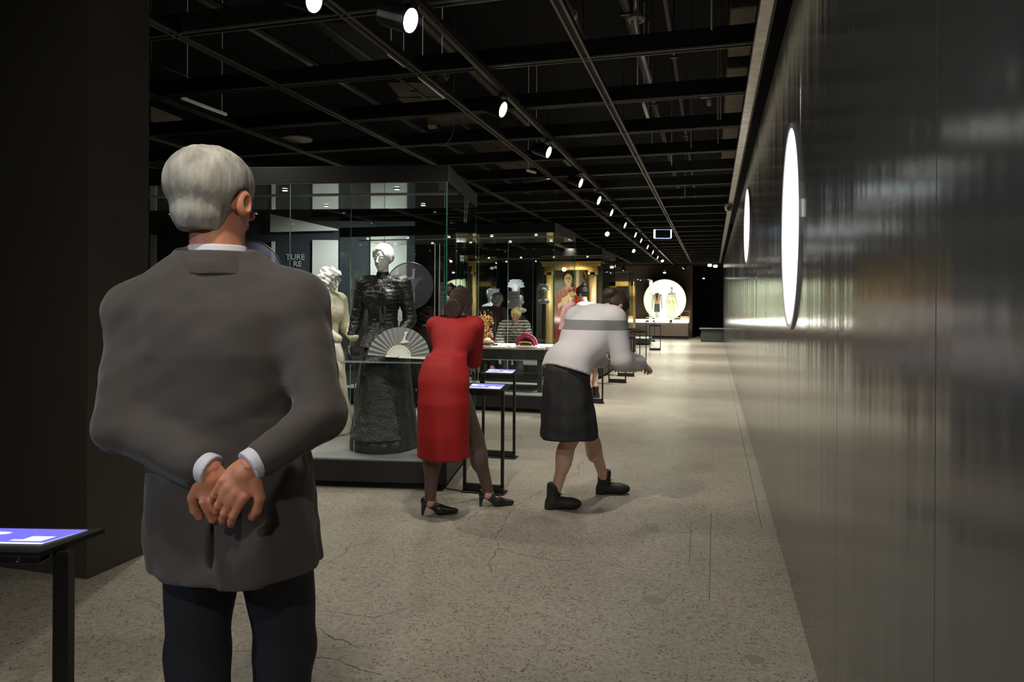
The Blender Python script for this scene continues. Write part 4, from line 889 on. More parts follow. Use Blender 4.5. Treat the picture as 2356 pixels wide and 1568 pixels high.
text_panel(1123, 1149, 664, 682, 12.0, 5, 'small pale caption panel above the stooping dark jacket', (.3, .31, .31), (.6, .6, .6))
for px, lab in ((1001, 'thin bright upright rod left of the caption panel'), (1011.5, 'thin bright upright rod in front of the caption panel')):
    a = at(px, 560, 6.3 if px < 1005 else 6.15); MB().tube([a, (a.x, a.y, 0.0 if px < 1005 and False else PH)], .005, 8).build('upright_rod', mat('bright_rod', (.6, .6, .55), .3, .8), label=lab, cat='rod')
# ---------------------------------------------------------------- gilded frame with a portrait
GD = mat('gilt', (.85, .56, .16), .34, .75, bump=.3, bscale=30, var=.15, vscale=6); GD2 = mat('gilt_pale', (.9, .68, .30), .4, .6)
def portrait():
    z = 14.05; m = z/FPX; p = at(1313, 700, z); r = empty('framed_portrait', p, 0, 'portrait of a pale woman in red inside a gilded columned frame', 'painting')
    X = lambda px: (px-1313)*m*1.0; Zc = lambda py: (700-py)*m
    top, bot = Zc(601), Zc(822)
    pic_w, ph0, ph1 = X(1352)-X(1277), Zc(795), Zc(622)
    def col(u, t):
        E = lambda cx, cy, rx, ry: ((u-cx)/rx)**2+((t-cy)/ry)**2 < 1
        c = [.20, .15, .085]
        if u > .56: c = [.36, .32, .24]
        if .62 < u < .76 and t > .5: c = [.66, .62, .52] if abs(u-.69) < .045 else [.45, .41, .33]
        if u > .84: c = [.24, .18, .10] if (int(t*40)+int(u*30)) % 5 else [.5, .4, .2]
        s_ = 0 if t > .80 else .16+.34*min(1, (.80-t)/.14)
        if abs(u-.44) < s_: c = [.66, .16, .07]; k = 1-.35*abs(math.sin(u*23+t*14)); c = [q*k for q in c]
        if E(.40, .915, .185, .075): c = [.15, .08, .045]
        if abs(u-.41) < .075 and .77 < t < .86: c = [.72, .56, .38]
        if E(.40, .885, .125, .072):
            c = [.82, .68, .50]
            for q in (-.05, .05):
                if E(.40+q, .893, .026, .007): c = [.14, .08, .06]
                if abs(u-.40-q) < .035 and abs(t-.906) < .003: c = [.3, .18, .1]
            if abs(u-.41) < .010 and .868 < t < .895: c = [.66, .48, .34]
            if E(.405, .848, .034, .006): c = [.6, .2, .14]
        for q in (.775, .755):
            if abs(t-q+.5*(u-.41)**2) < .006 and abs(u-.41) < .11: c = [.72, .5, .15]
        if E(.52, .69, .12, .03) or abs((t-.66)-(u-.40)*.25) < .018 and .2 < u < .5: c = [.80, .64, .46]
        if abs((t-.56)-(u-.2)*.3) < .03 and .08 < u < .5: c = [.78, .60, .42]
        return tuple(q**1.9 for q in c)
    paint('canvas', pic_w, ph1-ph0, 84, 190, col, vmat('oil_paint', .95), r, Matrix.Translation((X(1314.5), 0, (ph0+ph1)/2)))
    MB().bbox((X(1268), .03, bot), (X(1362), .07, top-.05), .004).build('back_board', BLK, r)
    MB().bbox((X(1252), -.03, Zc(621)), (X(1374), .05, Zc(612)), .004).build('architrave', GD, r)
    MB().bbox((X(1246), -.05, Zc(612)), (X(1381), .05, Zc(604.5)), .004).build('frieze', GD2, r)
    MB().bbox((X(1243), -.09, Zc(604.5)), (X(1384), .05, Zc(601)), .004).build('cornice', GD, r)
    for i in range(16): MB().lathe([(0, -.03), (.014, -.02), (.022, 0), (.014, .02), (0, .03)], 8, Matrix.Translation((X(1250)+i*(X(1377)-X(1250))/15, -.055, Zc(608.3))), caps=False).build('frieze_leaf', GD, r, True)
    for x0, x1 in ((1253, 1274), (1355, 1375)):
        xc = (X(x0)+X(x1))/2; w_ = (X(x1)-X(x0))/2
        MB().lathe([(w_*.86, Zc(800)), (w_*.74, Zc(632))], 20, Matrix.Translation((xc, 0, 0))).build('column', GD2, r, True)
        for k in range(7): a = PI+PI*(k+.5)/7; MB().tube([(xc+w_*.83*math.cos(a), w_*.83*math.sin(a), Zc(798)), (xc+w_*.74*math.cos(a), w_*.74*math.sin(a), Zc(634))], .005, 5).build('flute', GD, r)
        MB().bbox((xc-w_*1.0, -w_, Zc(626)), (xc+w_*1.0, .04, Zc(621)), .003).build('capital', GD, r)
        for sx in (-1, 1): MB().lathe([(.0, -.06), (.028, -.06), (.03, 0), (.022, .05)], 14, Matrix.Translation((xc+sx*w_*.8, -w_*.7, Zc(629))) @ Matrix.Rotation(PI/2, 4, 'X')).build('scroll', GD2, r)
        MB().bbox((xc-w_*1.05, -w_, Zc(808)), (xc+w_*1.05, .04, Zc(800)), .003).build('column_base', GD, r)
    MB().bbox((X(1246), -.07, bot), (X(1381), .05, Zc(808)), .004).build('bottom_rail', GD, r)
    MB().bbox((X(1252), -.025, Zc(802)), (X(1374), .03, Zc(796)), .004).build('inner_rail', GD, r)
    MB().bbox((X(1243)-.12, .075, -p.z+PH), (X(1377.5)+.06, .13, top+.05), .004).build('dark_backing', mat('backing_brown', (.03, .022, .016), .8), r)
    spot(at(1290, 605, 12.95)+Vector((0, 0, -.1)), at(1313, 690, 14.05), 55, 75, .8, (1, .86, .62), .04)  # added spot without a body, brightens the portrait
    spot(at(1313, 560, 13.0), at(1313, 720, 14.05), 60, 75, .8, (1, .9, .72), .04)  # second added spot on the portrait, also bodiless
portrait()
def gold_frame():
    z = 20.2; m = z/FPX; p = at(1432, 706, z); r = empty('framed_picture', p, 0, 'tall dark picture in a broad plain gold frame beyond the fourth case', 'painting')
    X = lambda px: (px-1432)*m; Z = lambda py: (706-py)*m; F = mat('gilt')
    for (a, b_, c, d), nm in (((1446, 1462, 646, 766), 'frame_side'), ((1402, 1418, 646, 766), 'frame_side'), ((1402, 1462, 646, 659), 'frame_top'), ((1402, 1462, 754, 766), 'frame_bottom')):
        MB().bbox((X(a), -.05, Z(d)), (X(b_), .03, Z(c)), .02).build(nm, F, r)
    for x in (1450.5, 1458): MB().bbox((X(x)-.012, -.068, Z(764)), (X(x)+.012, -.05, Z(648)), .004).build('frame_ridge', GD2, r)
    def col(u, t): q = noise.noise((u*7, t*9, 3.1)); b = .03+.04*max(0, q); return (b+.03*(t < .45)*(u > .5), b+.01, b)
    paint('canvas', X(1446)-X(1418), Z(659)-Z(754), 20, 40, col, vmat('oil_paint', .95), r, Matrix.Translation(((X(1446)+X(1418))/2, 0, (Z(659)+Z(754))/2)))
    MB().bbox((X(1402), .035, -p.z), (X(1462), .10, Z(640)), .004).build('dark_backing', mat('backing_brown'), r)
    spot(p+Vector((.4, -2.2, 1.5)), p+Vector((.2, 0, 0)), 160, 60, .8, (1, .85, .6), .04)
gold_frame()
# ---------------------------------------------------------------- partition with white panels and lettering behind the first cases
pz = 11.9; a = at(352, 700, pz); b_ = at(952, 700, pz)
e = empty('wall_partition', (b_.x, b_.y, 0), TH, kind='structure')
MB().bbox((a.x*CT+a.y*ST-(b_.x*CT+b_.y*ST), 0, 0), (0, .12, 2.75), .004).build('partition_board', mat('blue_black_paint', (.022, .03, .036), .7), e)
def wpanel(px0, px1, y0, y1, z, label, m=mat('white_panel', (.66, .66, .60), .6)):
    p = at((px0+px1)/2, (y0+y1)/2, z); w_ = (px1-px0)*z/FPX/2; h_ = (y1-y0)*z/FPX/2
    e = empty('wall_panel', p, TH, label, 'panel'); MB().bbox((-w_, -.015, -h_), (w_, .015, h_), .003).build('panel_board', m, e); return e
wpanel(718, 777, 552, 890, pz-.03, 'white upright panel behind the cream mannequin')
wpanel(852, 935, 548, 830, pz-.03, 'wide white upright panel behind the black gown mannequin head')
wpanel(345, 359, 540, 900, pz-.03, 'narrow white panel next to the left partition edge')
wpanel(624, 632, 555, 800, pz-.03, 'slim white strip panel left of the wall lettering')
for s_, px, py in (('TURE', 657, 597), ('RE', 674, 613)):
    c = bpy.data.curves.new('wall_lettering', 'FONT'); c.body = s_; c.size = .135; c.extrude = .002
    o = bpy.data.objects.new('wall_lettering', c); COL.objects.link(o); p = at(px, py, pz-.02); o.location = p; o.rotation_euler = (PI/2, 0, TH)
    bpy.context.view_layer.update(); me = bpy.data.meshes.new_from_object(o.evaluated_get(bpy.context.evaluated_depsgraph_get())); mw = o.matrix_basis.copy(); bpy.data.objects.remove(o)
    o = bpy.data.objects.new('wall_lettering', me); COL.objects.link(o); o.location = p; o.rotation_euler = (PI/2, 0, TH); me.materials.append(mat('letter_grey', (.5, .5, .48), .5)); tag(o, 'pale grey capital letters %s on the dark partition behind the first case' % s_, 'lettering')
spot((-4.6, 9.6, 2.9), at(750, 700, pz), 200, 80, .9, (.95, .97, 1), .08)
spot((-3.2, 9.8, 2.9), at(893, 700, pz), 200, 80, .9, (.95, .97, 1), .08)
# ---------------------------------------------------------------- far end: brown wall with the round lit window, light table, bench
FY = 29.6; a = atY(1490, 700, FY); b_ = atY(1584, 700, FY)
e = empty('wall_end', (0, FY, 0), kind='structure')
MB().box((a.x-3, .15, 0), (b_.x+.15, .5, 2.95)).build('end_board', mat('brown_felt', (.065, .045, .030), .9), e)
MB().box((a.x-3, .15, 2.95), (b_.x+2.5, .5, 4.4)).build('end_header', BLK2, e)
c = atY(1530.5, 690, FY); r_ = 47.0/FPX*(-c.x*ST*0+28.55)*1.0
e = empty('round_vitrine', c, 0, 'big round glowing window in the far brown wall', 'window light')
Ry = Matrix.Rotation(PI/2, 4, 'X')
VB = mat('vitrine_glow', (.86, .90, .74), .5, emit=1.25, ecol=(.93, 1, .84))
MB().lathe([(0, 0), (r_, 0), (r_, .01), (0, .01)], 56, Matrix.Translation((0, .13, 0)) @ Ry, caps=False).build('lit_back', VB, e)
MB().lathe([(r_, -.0), (r_+.015, 0), (r_+.015, .45), (r_, .45)], 56, Matrix.Translation((0, .14, 0)) @ Ry, caps=False).build('drum', mat('drum_white', (.9, .9, .8), .5), e, True)
MB().lathe([(r_, .45), (r_+.02, .45), (r_+.02, .47), (r_, .47), (r_, .45)], 56, Matrix.Translation((0, .14, 0)) @ Ry, caps=False).build('rim', mat('rim_lime', (.8, .85, .4), .4, emit=.5), e, True)
MB().lathe([(0, .44), (r_, .44), (r_, .446), (0, .446)], 56, Matrix.Translation((0, .14, 0)) @ Ry, caps=False).build('front_glass', glass('far_glass', (.98, 1, .97), .4), e)
MB().box((-.75, -.28, -r_+.10), (.75, .10, -r_+.12)).build('inner_shelf', mat('drum_white'), e)
def small_mannequin(x, lab, kind):
    r = empty('mannequin', c+Vector((x, -.1, -r_+.12)), 0, lab, 'mannequin', 'mannequins in the round window'); H = 1.22
    rows = [(.0, 0, 0, .17, .12), (.3, 0, 0, .15, .11), (.62, 0, 0, .10, .08), (.70, 0, 0, .085, .07), (.80, 0, 0, .11, .08), (.95, 0, 0, .13, .085), (1.0, 0, 0, .09, .06), (1.04, 0, 0, .035, .035), (1.1, 0, 0, .03, .03)]
    if kind:
        sdf('gown', wob(U([loft(rows[:-2]), rc((.12, 0, .95), (.19, 0, .45), .05, .07), rc((-.12, 0, .95), (-.19, 0, .45), .05, .07)], .03), .008, 20), (-.3, -.2, -.01), (.3, .2, 1.05), .016, mat('pale_gown', (.80, .78, .58), .6), r)
        sdf('head', U([loft(rows[-3:]), el((0, 0, 1.17), (.055, .065, .08))], .02), (-.1, -.1, 1.0), (.1, .1, 1.3), .012, mat('pale_plaster', (.9, .9, .8), .5), r)
    else:
        sdf('coat', U([rc((.15, 0, .9), (.2, 0, .35), .05, .04), rc((-.15, 0, .9), (-.2, 0, .35), .05, .04), loft([(.0, 0, .03, .06, .05), (.9, 0, .05, .13, .05)])], .02), (-.3, -.2, -.01), (.3, .2, 1.05), .016, mat('pale_plaster'), r)
        sdf('skirt', loft([(.22, 0, -.02, .12, .09), (.5, 0, -.02, .11, .09), (.56, 0, -.02, .10, .085)]), (-.2, -.2, .2), (.2, .2, .6), .012, mat('dark_skirt', (.05, .05, .045), .8), r)
        sdf('bodice', loft([(.54, 0, -.02, .10, .085), (.75, 0, -.02, .09, .08), (.93, 0, -.02, .11, .08), (1.0, 0, -.02, .06, .06)]), (-.2, -.2, .5), (.2, .2, 1.05), .012, mat('tan_bodice', (.50, .25, .14), .7), r)
        MB().prism([(-.06, 1.0), (0, .62), (.06, 1.0), (.03, 1.0), (0, .85), (-.03, 1.0)], .1, .12, Matrix.Rotation(PI/2, 4, 'X')).build('dark_collar', BLK, r)
        MB().tube([(0, 0, 0), (0, 0, .3)], .012, 8).build('stand_rod', GRY, r)
small_mannequin(-.32, 'small tan and black dressed mannequin at left in the round window', 0)
small_mannequin(.26, 'pale draped mannequin at right in the round window', 1)
LTY = 28.2; a = atY(1462, 740, LTY); b_ = atY(1584, 740, LTY)
e = empty('light_table', (b_.x, LTY, 0), 0, 'long counter with a glowing white front edge below the round window', 'counter')
w_ = b_.x-a.x; cx_ = atY(1546, 740, LTY).x-b_.x
MB().bbox((-w_, 0, .12), (-.01, .6, .64), .004).build('counter_body', mat('counter_brown', (.085, .062, .045), .8), e)
MB().box((-w_, .05, 0), (-.03, .6, .12)).build('kick_base', BLK2, e)
GE = mat('glow_edge', (1, .96, .84), .4, emit=13)
MB().bbox((-w_, -.03, .65), (cx_-.13, .6, .76), .01).build('glowing_slab', GE, e); MB().bbox((cx_+.02, -.03, .65), (0, .6, .76), .01).build('glowing_slab', GE, e)
a = atY(1586, 728, LTY); e = empty('glass_box', (a.x, LTY+.1, .76), 0, 'small bronze edged glass box at the right end of the glowing counter', 'display box')
for x in (-.34, 0):
    for y in (0, .25): MB().box((x-.008, y-.008, 0), (x+.008, y+.008, .33)).build('edge_bar', mat('bronze', (.35, .25, .15), .4, .7), e)
MB().box((-.35, -.01, .33), (.01, .26, .345)).build('top_frame', mat('bronze'), e); MB().box((-.33, .005, .0), (-.01, .245, .14)).build('block_inside', mat('block_brown'), e)
p = at(1648, 784, 25.6); e = empty('bench', (p.x-.1, p.y, 0), 0, 'dark low curved bench beside the end of the right wall', 'bench')
MB().bbox((-.45, 0, .0), (.35, .6, .46), .03).build('bench_body', mat('bench_green', (.03, .04, .035), .25), e); MB().bbox((-.5, -.05, .46), (.38, .65, .5), .01).build('bench_top', mat('bench_edge', (.12, .14, .12), .3), e)
p = at(1462, 742, 24); 
# ---------------------------------------------------------------- cream figure in the fourth case
def long_hair_figure():
    z = 18.4; p = at(1416, 757, z); r = empty('mannequin', (p.x, p.y, p.z), TH+math.radians(-35), 'cream gowned figure with long fair hair on a dark pedestal', 'mannequin')
    f = Fig(.98, head=.1); f.skin(r, PLA, .014, legs=False, hvox=.008, hv=.01)
    rows = [(0, 0, 0, .19, .17), (.3, 0, .0, .15, .13), (.55, 0, 0, .10, .09), (.62, 0, 0, .09, .075), (.74, 0, 0, .12, .09), (.80, 0, 0, .09, .07)]
    sdf('gown', wob(loft(rows, 2, 0, lambda a, z: .07*np.sin(a*9)*np.clip(.7-z, 0, 1)), .008, 30), (-.26, -.24, -.01), (.26, .24, .82), .012, mat('cream_gown', (.82, .74, .56), .55), r)
    f.hair(r, mat('fair_hair', (.65, .42, .2), .6), 'long', .010)
    MB().tube([(-.06, -.05, .86), (-.09, -.06, 1.06)], .006, 6, r2=.002).build('hat_feather', BLK, r)
    e = empty('pedestal', (p.x, p.y, 0), 0, 'dark pedestal with a pale top under the cream figure', 'pedestal')
    MB().bbox((-.50, -.3, PH), (.42, .3, p.z-.03), .004).build('pedestal_body', mat('pedestal_dark', (.05, .03, .025), .6), e); MB().bbox((-.52, -.32, p.z-.03), (.44, .32, p.z), .004).build('pedestal_top', mat('pale_top'), e)
long_hair_figure()
# plaster heads with fan crests beyond the second case
for k, (px, py, z, s, kd, lab) in enumerate([(1187, 668, 12.6, 1.0, 'crest', 'white bust crowned with a tall fan crest behind the second case'), (1128, 678, 12.4, 1.0, 'updo', 'white veiled bust behind the second case left of the crested one'),
                                   (1196, 690, 12.1, .8, 'updo', 'smaller white bust just below the crested one'), (1251, 672, 13.4, .8, 'crest', 'dim small crested bust near the gilded frame')]):
    p = at(px, py, z); r = empty('bust', (p.x, p.y, 0), TH, lab, 'bust', 'plaster busts beyond the second case')
    f = Fig(1.6*s); off = p.z-f.J['head'][2]; BM = mat('bust_plaster_%d' % (k == 3), (.5, .5, .48) if k == 3 else (.7, .7, .68), .6)
    for q in f.J: f.J[q] = f.J[q]+np.array((0, 0, off))
    c_ = f.J['head']; fn = U([head_prims(c_, f.RH, .135*f.M), f.neck(), el(f.J['neck']-np.array((0, 0, .05)), (.15*s, .08*s, .06*s))], .03)
    sdf('head', fn, c_-.3*s, c_+.17*s, .009, BM, r); f.hair(r, BM, kd, .009)
    MB().tube([(0, 0, .02), (0, 0, p.z-.28*s)], .03, 12).build('stand_rod', BLK, r); MB().lathe([(.15, 0), (.15, .02), (.03, .03)], 20).build('stand_foot', BLK, r)
spot(at(1160, 560, 11.8), at(1160, 690, 12.4), 60, 70, .9, (.9, .97, 1), .05)
# ---------------------------------------------------------------- people
TWD = mat('brown_grey_wool', (.056, .045, .039), .85, bump=.08, bscale=220, sheen=.2, var=.10, vscale=14)
NAVY = mat('near_black_trousers', (.016, .017, .024), .8, bump=.2, bscale=120); SHB = mat('black_leather', (.014, .013, .013), .28)
GHR = mat('grey_hair', (.34, .32, .28), .65, bump=.16, bscale=110, var=.4, vscale=30, zs=.22); RSK = mat('ruddy_skin', (.58, .23, .13), .5, var=.12, vscale=20)
def man():
    r = place(500, 1500, 1.81, 180, 'grey haired man in a brown grey jacket walking away with hands clasped behind him', 'person', name='person')
    mp = 1.81/FPX
    L = lambda px, py, y=0: np.array((-((px-1178)*(1.81-y)+678*1.81)/FPX, y, EYE-(py-693)*(1.81-y)/FPX))
    f = Fig(1.775, male=True, turn=0.62, bulk=1.0, tilt=.02); j = f.J
    dx = .035
    for k in ('pel', 'hipl', 'hipr', 'knl', 'knr', 'anl', 'anr'): j[k] = j[k]+np.array((-.045, 0, 0))
    j['pel'] = L(545, 1120); j['chest'] = L(505, 850); j['neck'] = L(500, 590, .0); j['head'] = L(494, 460, -.005)
    j['shl'] = L(318, 722, 0); j['shr'] = L(672, 690, 0); j['ell'] = L(275, 985, .10); j['elr'] = L(738, 955, .10)
    j['wrl'] = L(478, 1078, .175); j['wrr'] = L(578, 1066, .225)
    j['hipl'] = L(468, 1170); j['knl'] = L(456, 1500, -.03); j['anl'] = L(462, 1850, .05); j['hipr'] = L(628, 1170); j['knr'] = L(655, 1490, -.10); j['anr'] = L(640, 1850, -.12)
    j['anl'][2] = .095; j['anr'][2] = .095
    f.RH = basis((.0, -.03, 1), (math.cos(.55), math.sin(-.55)*1.0, 0)); f.RH = basis((.02, -.05, 1), (math.cos(-.5), math.sin(-.5), 0)); f.u = np.array((-.06, 0, 1.0)); f.u /= np.linalg.norm(f.u); f.v = np.array((0, -.03, 1.0))
    f.skin(r, RSK, .013, hands=[('l', (-.30, .0, -.9), (-.1, 1, .1), 1, .75), ('r', (.56, .06, -.8), (.1, 1, .1), -1, .4)], hv=.0032, torso=True)
    # hair
    hs = .138*1.775; c = j['head']; R = f.RH; q = lambda x, y, z: c+R@(np.array((x, y, z))*hs)
    h = U([el(q(0, .09, .15), np.array((.395, .47, .40))*hs, R), el(q(0, .19, -.14), np.array((.275, .30, .30))*hs, R)], .05*hs)
    h = cut(h, el(q(0, -.50, -.14), np.array((.36, .40, .50))*hs, R), .02*hs)
    h = cut(h, U([el(q(.36, -.06, -.09), np.array((.10, .16, .20))*hs, R), el(q(-.36, -.06, -.09), np.array((.10, .16, .20))*hs, R)], 0), .02*hs)
    h = clip(h, -R[:, 2]+.0*R[:, 1], q(0, 0, -.345)); h = wob(wob(h, .0013, 160, 3, .25), .0028, 34, 6, .4)
    sdf('hair', h, c-.2, c+.2, .0042, GHR, r)
    for sx in (-1, 1):
        ear = cut(el(q(sx*.37, -.03, -.07), np.array((.045, .085, .14))*hs, R@rot(0, 0, sx*.35)), el(q(sx*.41, -.05, -.07), np.array((.03, .045, .08))*hs, R), .01*hs)
        sdf('ear', ear, q(sx*.37, 0, 0)-.06, q(sx*.37, 0, 0)+.06, .003, RSK, r)
    # shirt collar, cuffs
    SH = mat('white_shirt', (.62, .60, .66), .7)
    nb = j['neck']
    col = loft([(nb[2]-.035, nb[0], nb[1]+.01, .085, .080), (nb[2]+.005, nb[0], nb[1]+.008, .076, .073), (nb[2]+.028, nb[0]+.002, nb[1]+.004, .070, .069)], 2)
    sdf('shirt_collar', cut(col, loft([(nb[2]-.1, nb[0], nb[1]+.004, .063, .062), (nb[2]+.1, nb[0], nb[1]+.002, .063, .062)], 2), .002), nb-.13, nb+.13, .004, SH, r)
    for k in 'lr':
        a, b_ = j['el'+k], j['wr'+k]; d = (b_-a)/np.linalg.norm(b_-a)
        sdf('shirt_cuff', clip(clip(rc(b_-d*.05, b_+d*.012, .036, .037), d, b_+d*.012), -d, b_-d*.05), b_-.09, b_+.09, .0045, SH, r)
    # jacket
    rows = [(.715, -.055, .015, .212, .155), (.80, -.05, .012, .214, .152), (.95, -.035, .01, .203, .145), (1.10, -.02, .01, .198, .142), (1.25, -.01, .012, .208, .142), (1.36, -.0, .01, .205, .125), (1.44, .0, .01, .15, .095), (1.50, .0, .005, .088, .08)]
    bod = loft(rows, 2.25, 0, lambda a, z: .012*np.sin(a*6+z*11)*(z < 1.1))
    sl = [U([rc(j['sh'+k], j['el'+k], .077, .058), rc(j['el'+k], j['wr'+k]+(j['el'+k]-j['wr'+k])*.16, .058, .045)], .03) for k in 'lr']
    sh = U([rc(j['shl']+np.array((.012, 0, .0)), nb+np.array((.05, 0, -.03)), .072, .05), rc(j['shr']-np.array((.012, 0, .0)), nb-np.array((.05, 0, .03)), .072, .05)], .03)
    f1 = U([U([bod, sh], .05), sl[0], sl[1]], .035)
    vent = lambda P: np.maximum(np.maximum(np.abs(P[:, 0]+.05)-.0035, .06-P[:, 1]), P[:, 2]-.93)
    f1 = cut(f1, vent, .006)
    f1 = clip(f1, (0, 0, -1), (0, 0, .715))
    f1 = cut(f1, loft([(nb[2]-.09, nb[0], nb[1]+.0, .068, .066), (nb[2]+.1, nb[0], nb[1]+.0, .072, .07)], 2), .006)
    f1 = wob(wob(f1, .0065, 17, 5, .7), .003, 40, 6)
    lo, hi = np.array((-.42, -.30, .68)), np.array((.42, .36, 1.60))
    sdf('jacket', f1, lo, hi, .0075, TWD, r)
    cl = loft([(nb[2]-.050, nb[0], nb[1]+.004, .132, .099), (nb[2]-.02, nb[0], nb[1]+.006, .104, .093), (nb[2]+.012, nb[0], nb[1]+.004, .085, .081)], 2)
    sdf('jacket_collar', cut(cl, loft([(nb[2]-.1, nb[0], nb[1], .075, .073), (nb[2]+.1, nb[0], nb[1]+.0, .075, .073)], 2), .003), nb-.15, nb+.15, .0045, TWD, r)
    tr = U([el(j['pel']-np.array((0, 0, .03)), (.175, .125, .13))]+[rc(j['hip'+k], j['kn'+k], .094, .078) for k in 'lr']+[rc(j['kn'+k], j['an'+k]+np.array((0, 0, -.03)), .078, .074) for k in 'lr'], .03)
    tr = clip(wob(tr, .006, 22, 9, .5), (0, 0, -1), (0, 0, .035))
    sdf('trousers', tr, (-.40, -.32, .02), (.30, .28, 1.05), .011, NAVY, r)
    f.shoes(r, SHB, 'shoe', .008)
man()
RED = mat('red_dress_cloth', (.30, .002, .002), .75); DKH = mat('dark_brown_hair', (.030, .013, .009), .5, bump=.2, bscale=90, zs=.25); TGT = mat('sheer_tights', (.10, .07, .055), .55)
def red_woman():
    r = place(1024, 1180, 4.56, 172, 'woman in a red dress and black heels stooping toward the first case', 'person')
    f = Fig(1.64, lean=.62, head=.42, side=-.05); j = f.J
    dz = -.01
    j['pel'] = np.array((0, .06, .88)); u = f.u; j['chest'] = j['pel']+u*.33; j['neck'] = j['pel']+u*.48; j['head'] = j['neck']+np.array((.0, -.115, .095))
    for k, q in (('l', 1), ('r', -1)):
        j['sh'+k] = j['neck']-u*.05+np.array((q*.132, 0, -.005)); j['hip'+k] = np.array((q*.075, .05, .83))
        j['el'+k] = j['sh'+k]+np.array((-q*.03, -.12, -.24)); j['wr'+k] = j['el'+k]+np.array((-q*.10, -.19, -.02))
    # feet: behind foot under (1010,1190), other one further right
    def loc(px, py):
        p = flo(px, py)-r.location; q = Matrix.Rotation(-r.rotation_euler[2], 3, 'Z') @ p; return np.array((q.x, q.y, 0))
    a, b_ = loc(990, 1184), loc(1122, 1164); lf = 'l' if a[0] > b_[0] else 'r'; rg = 'r' if lf == 'l' else 'l'
    j['an'+lf] = a+np.array((0, 0, .115)); j['an'+rg] = b_+np.array((0, 0, .115))
    for k in 'lr': j['kn'+k] = (j['hip'+k]*.48+j['an'+k]*.52)+np.array((0, -.05, .02))
    f.skin(r, SKIN, .012, hands=[('l', (0, -.8, -.6), (0, -.3, 1), 1, .4), ('r', (0, -.8, -.6), (0, -.3, 1), -1, .4)], hv=.005)
    tg = U([f.leg(k, .006) for k in 'lr']+[rc(j['an'+k]+np.array((0, .01, -.02*1.64)), j['an'+k]+np.array((0, -.07, -.045)), .030, .024) for k in 'lr'], .01)
    sdf('tights', clip(tg, (0, 0, 1), (0, 0, .8)), (-.5, -.4, .03), (.5, .4, .85), .011, TGT, r)
    rows = [(.395, 0, .05, .16, .19), (.55, 0, .055, .162, .19), (.75, 0, .06, .166, .17), (.88, 0, .05, .155, .14), (.98, 0, .02, .14, .13), (1.04, 0, -.02, .125, .12)]
    f1 = U([loft(rows, 2, 0, lambda a, z: .05*np.sin(a*8+z*3)*np.clip(.95-z, 0, 1)), f.torso(.006)], .04)
    for k in 'lr': f1 = U([f1, f.arm(k, .016, .55)], .02)
    sdf('dress', wob(f1, .006, 20, 3, .5), (-.4, -.75, .38), (.4, .4, 1.55), .0095, RED, r)
    f.hair(r, DKH, 'long', .007)
    w_ = -1.75
    f.shoes(r, SHB, 'pump', .0045, yaw={'l': w_+.5, 'r': w_+.5})
red_woman()
WKN = mat('white_knit', (.64, .62, .63), .8, bump=.3, bscale=60, sheen=.2); BKS = mat('black_skirt_cloth', (.014, .014, .016), .7)
def knit_striped():
    m = bpy.data.materials.new('striped_knit'); m.use_nodes = True; nt = m.node_tree; b = nt.nodes['Principled BSDF']; tc = nt.nodes.new('ShaderNodeTexCoord'); sx = nt.nodes.new('ShaderNodeSeparateXYZ')
    nt.links.new(tc.outputs['Object'], sx.inputs[0]); rp = nt.nodes.new('ShaderNodeValToRGB'); rp.color_ramp.interpolation = 'CONSTANT'; mr = nt.nodes.new('ShaderNodeMapRange')
    mr.inputs[1].default_value = .9; mr.inputs[2].default_value = 1.6; nt.links.new(sx.outputs[2], mr.inputs[0]); e = rp.color_ramp.elements
    e[0].color = (.60, .57, .585, 1); e[1].position = (1.205-.9)/.7; e[1].color = (.20, .20, .20, 1); x = e.new((1.27-.9)/.7); x.color = (.62, .60, .62, 1)
    nt.links.new(mr.outputs[0], rp.inputs[0]); nt.links.new(rp.outputs[0], b.inputs['Base Color']); b.inputs['Roughness'].default_value = .8; b.inputs['Sheen Weight'].default_value = .2; return m
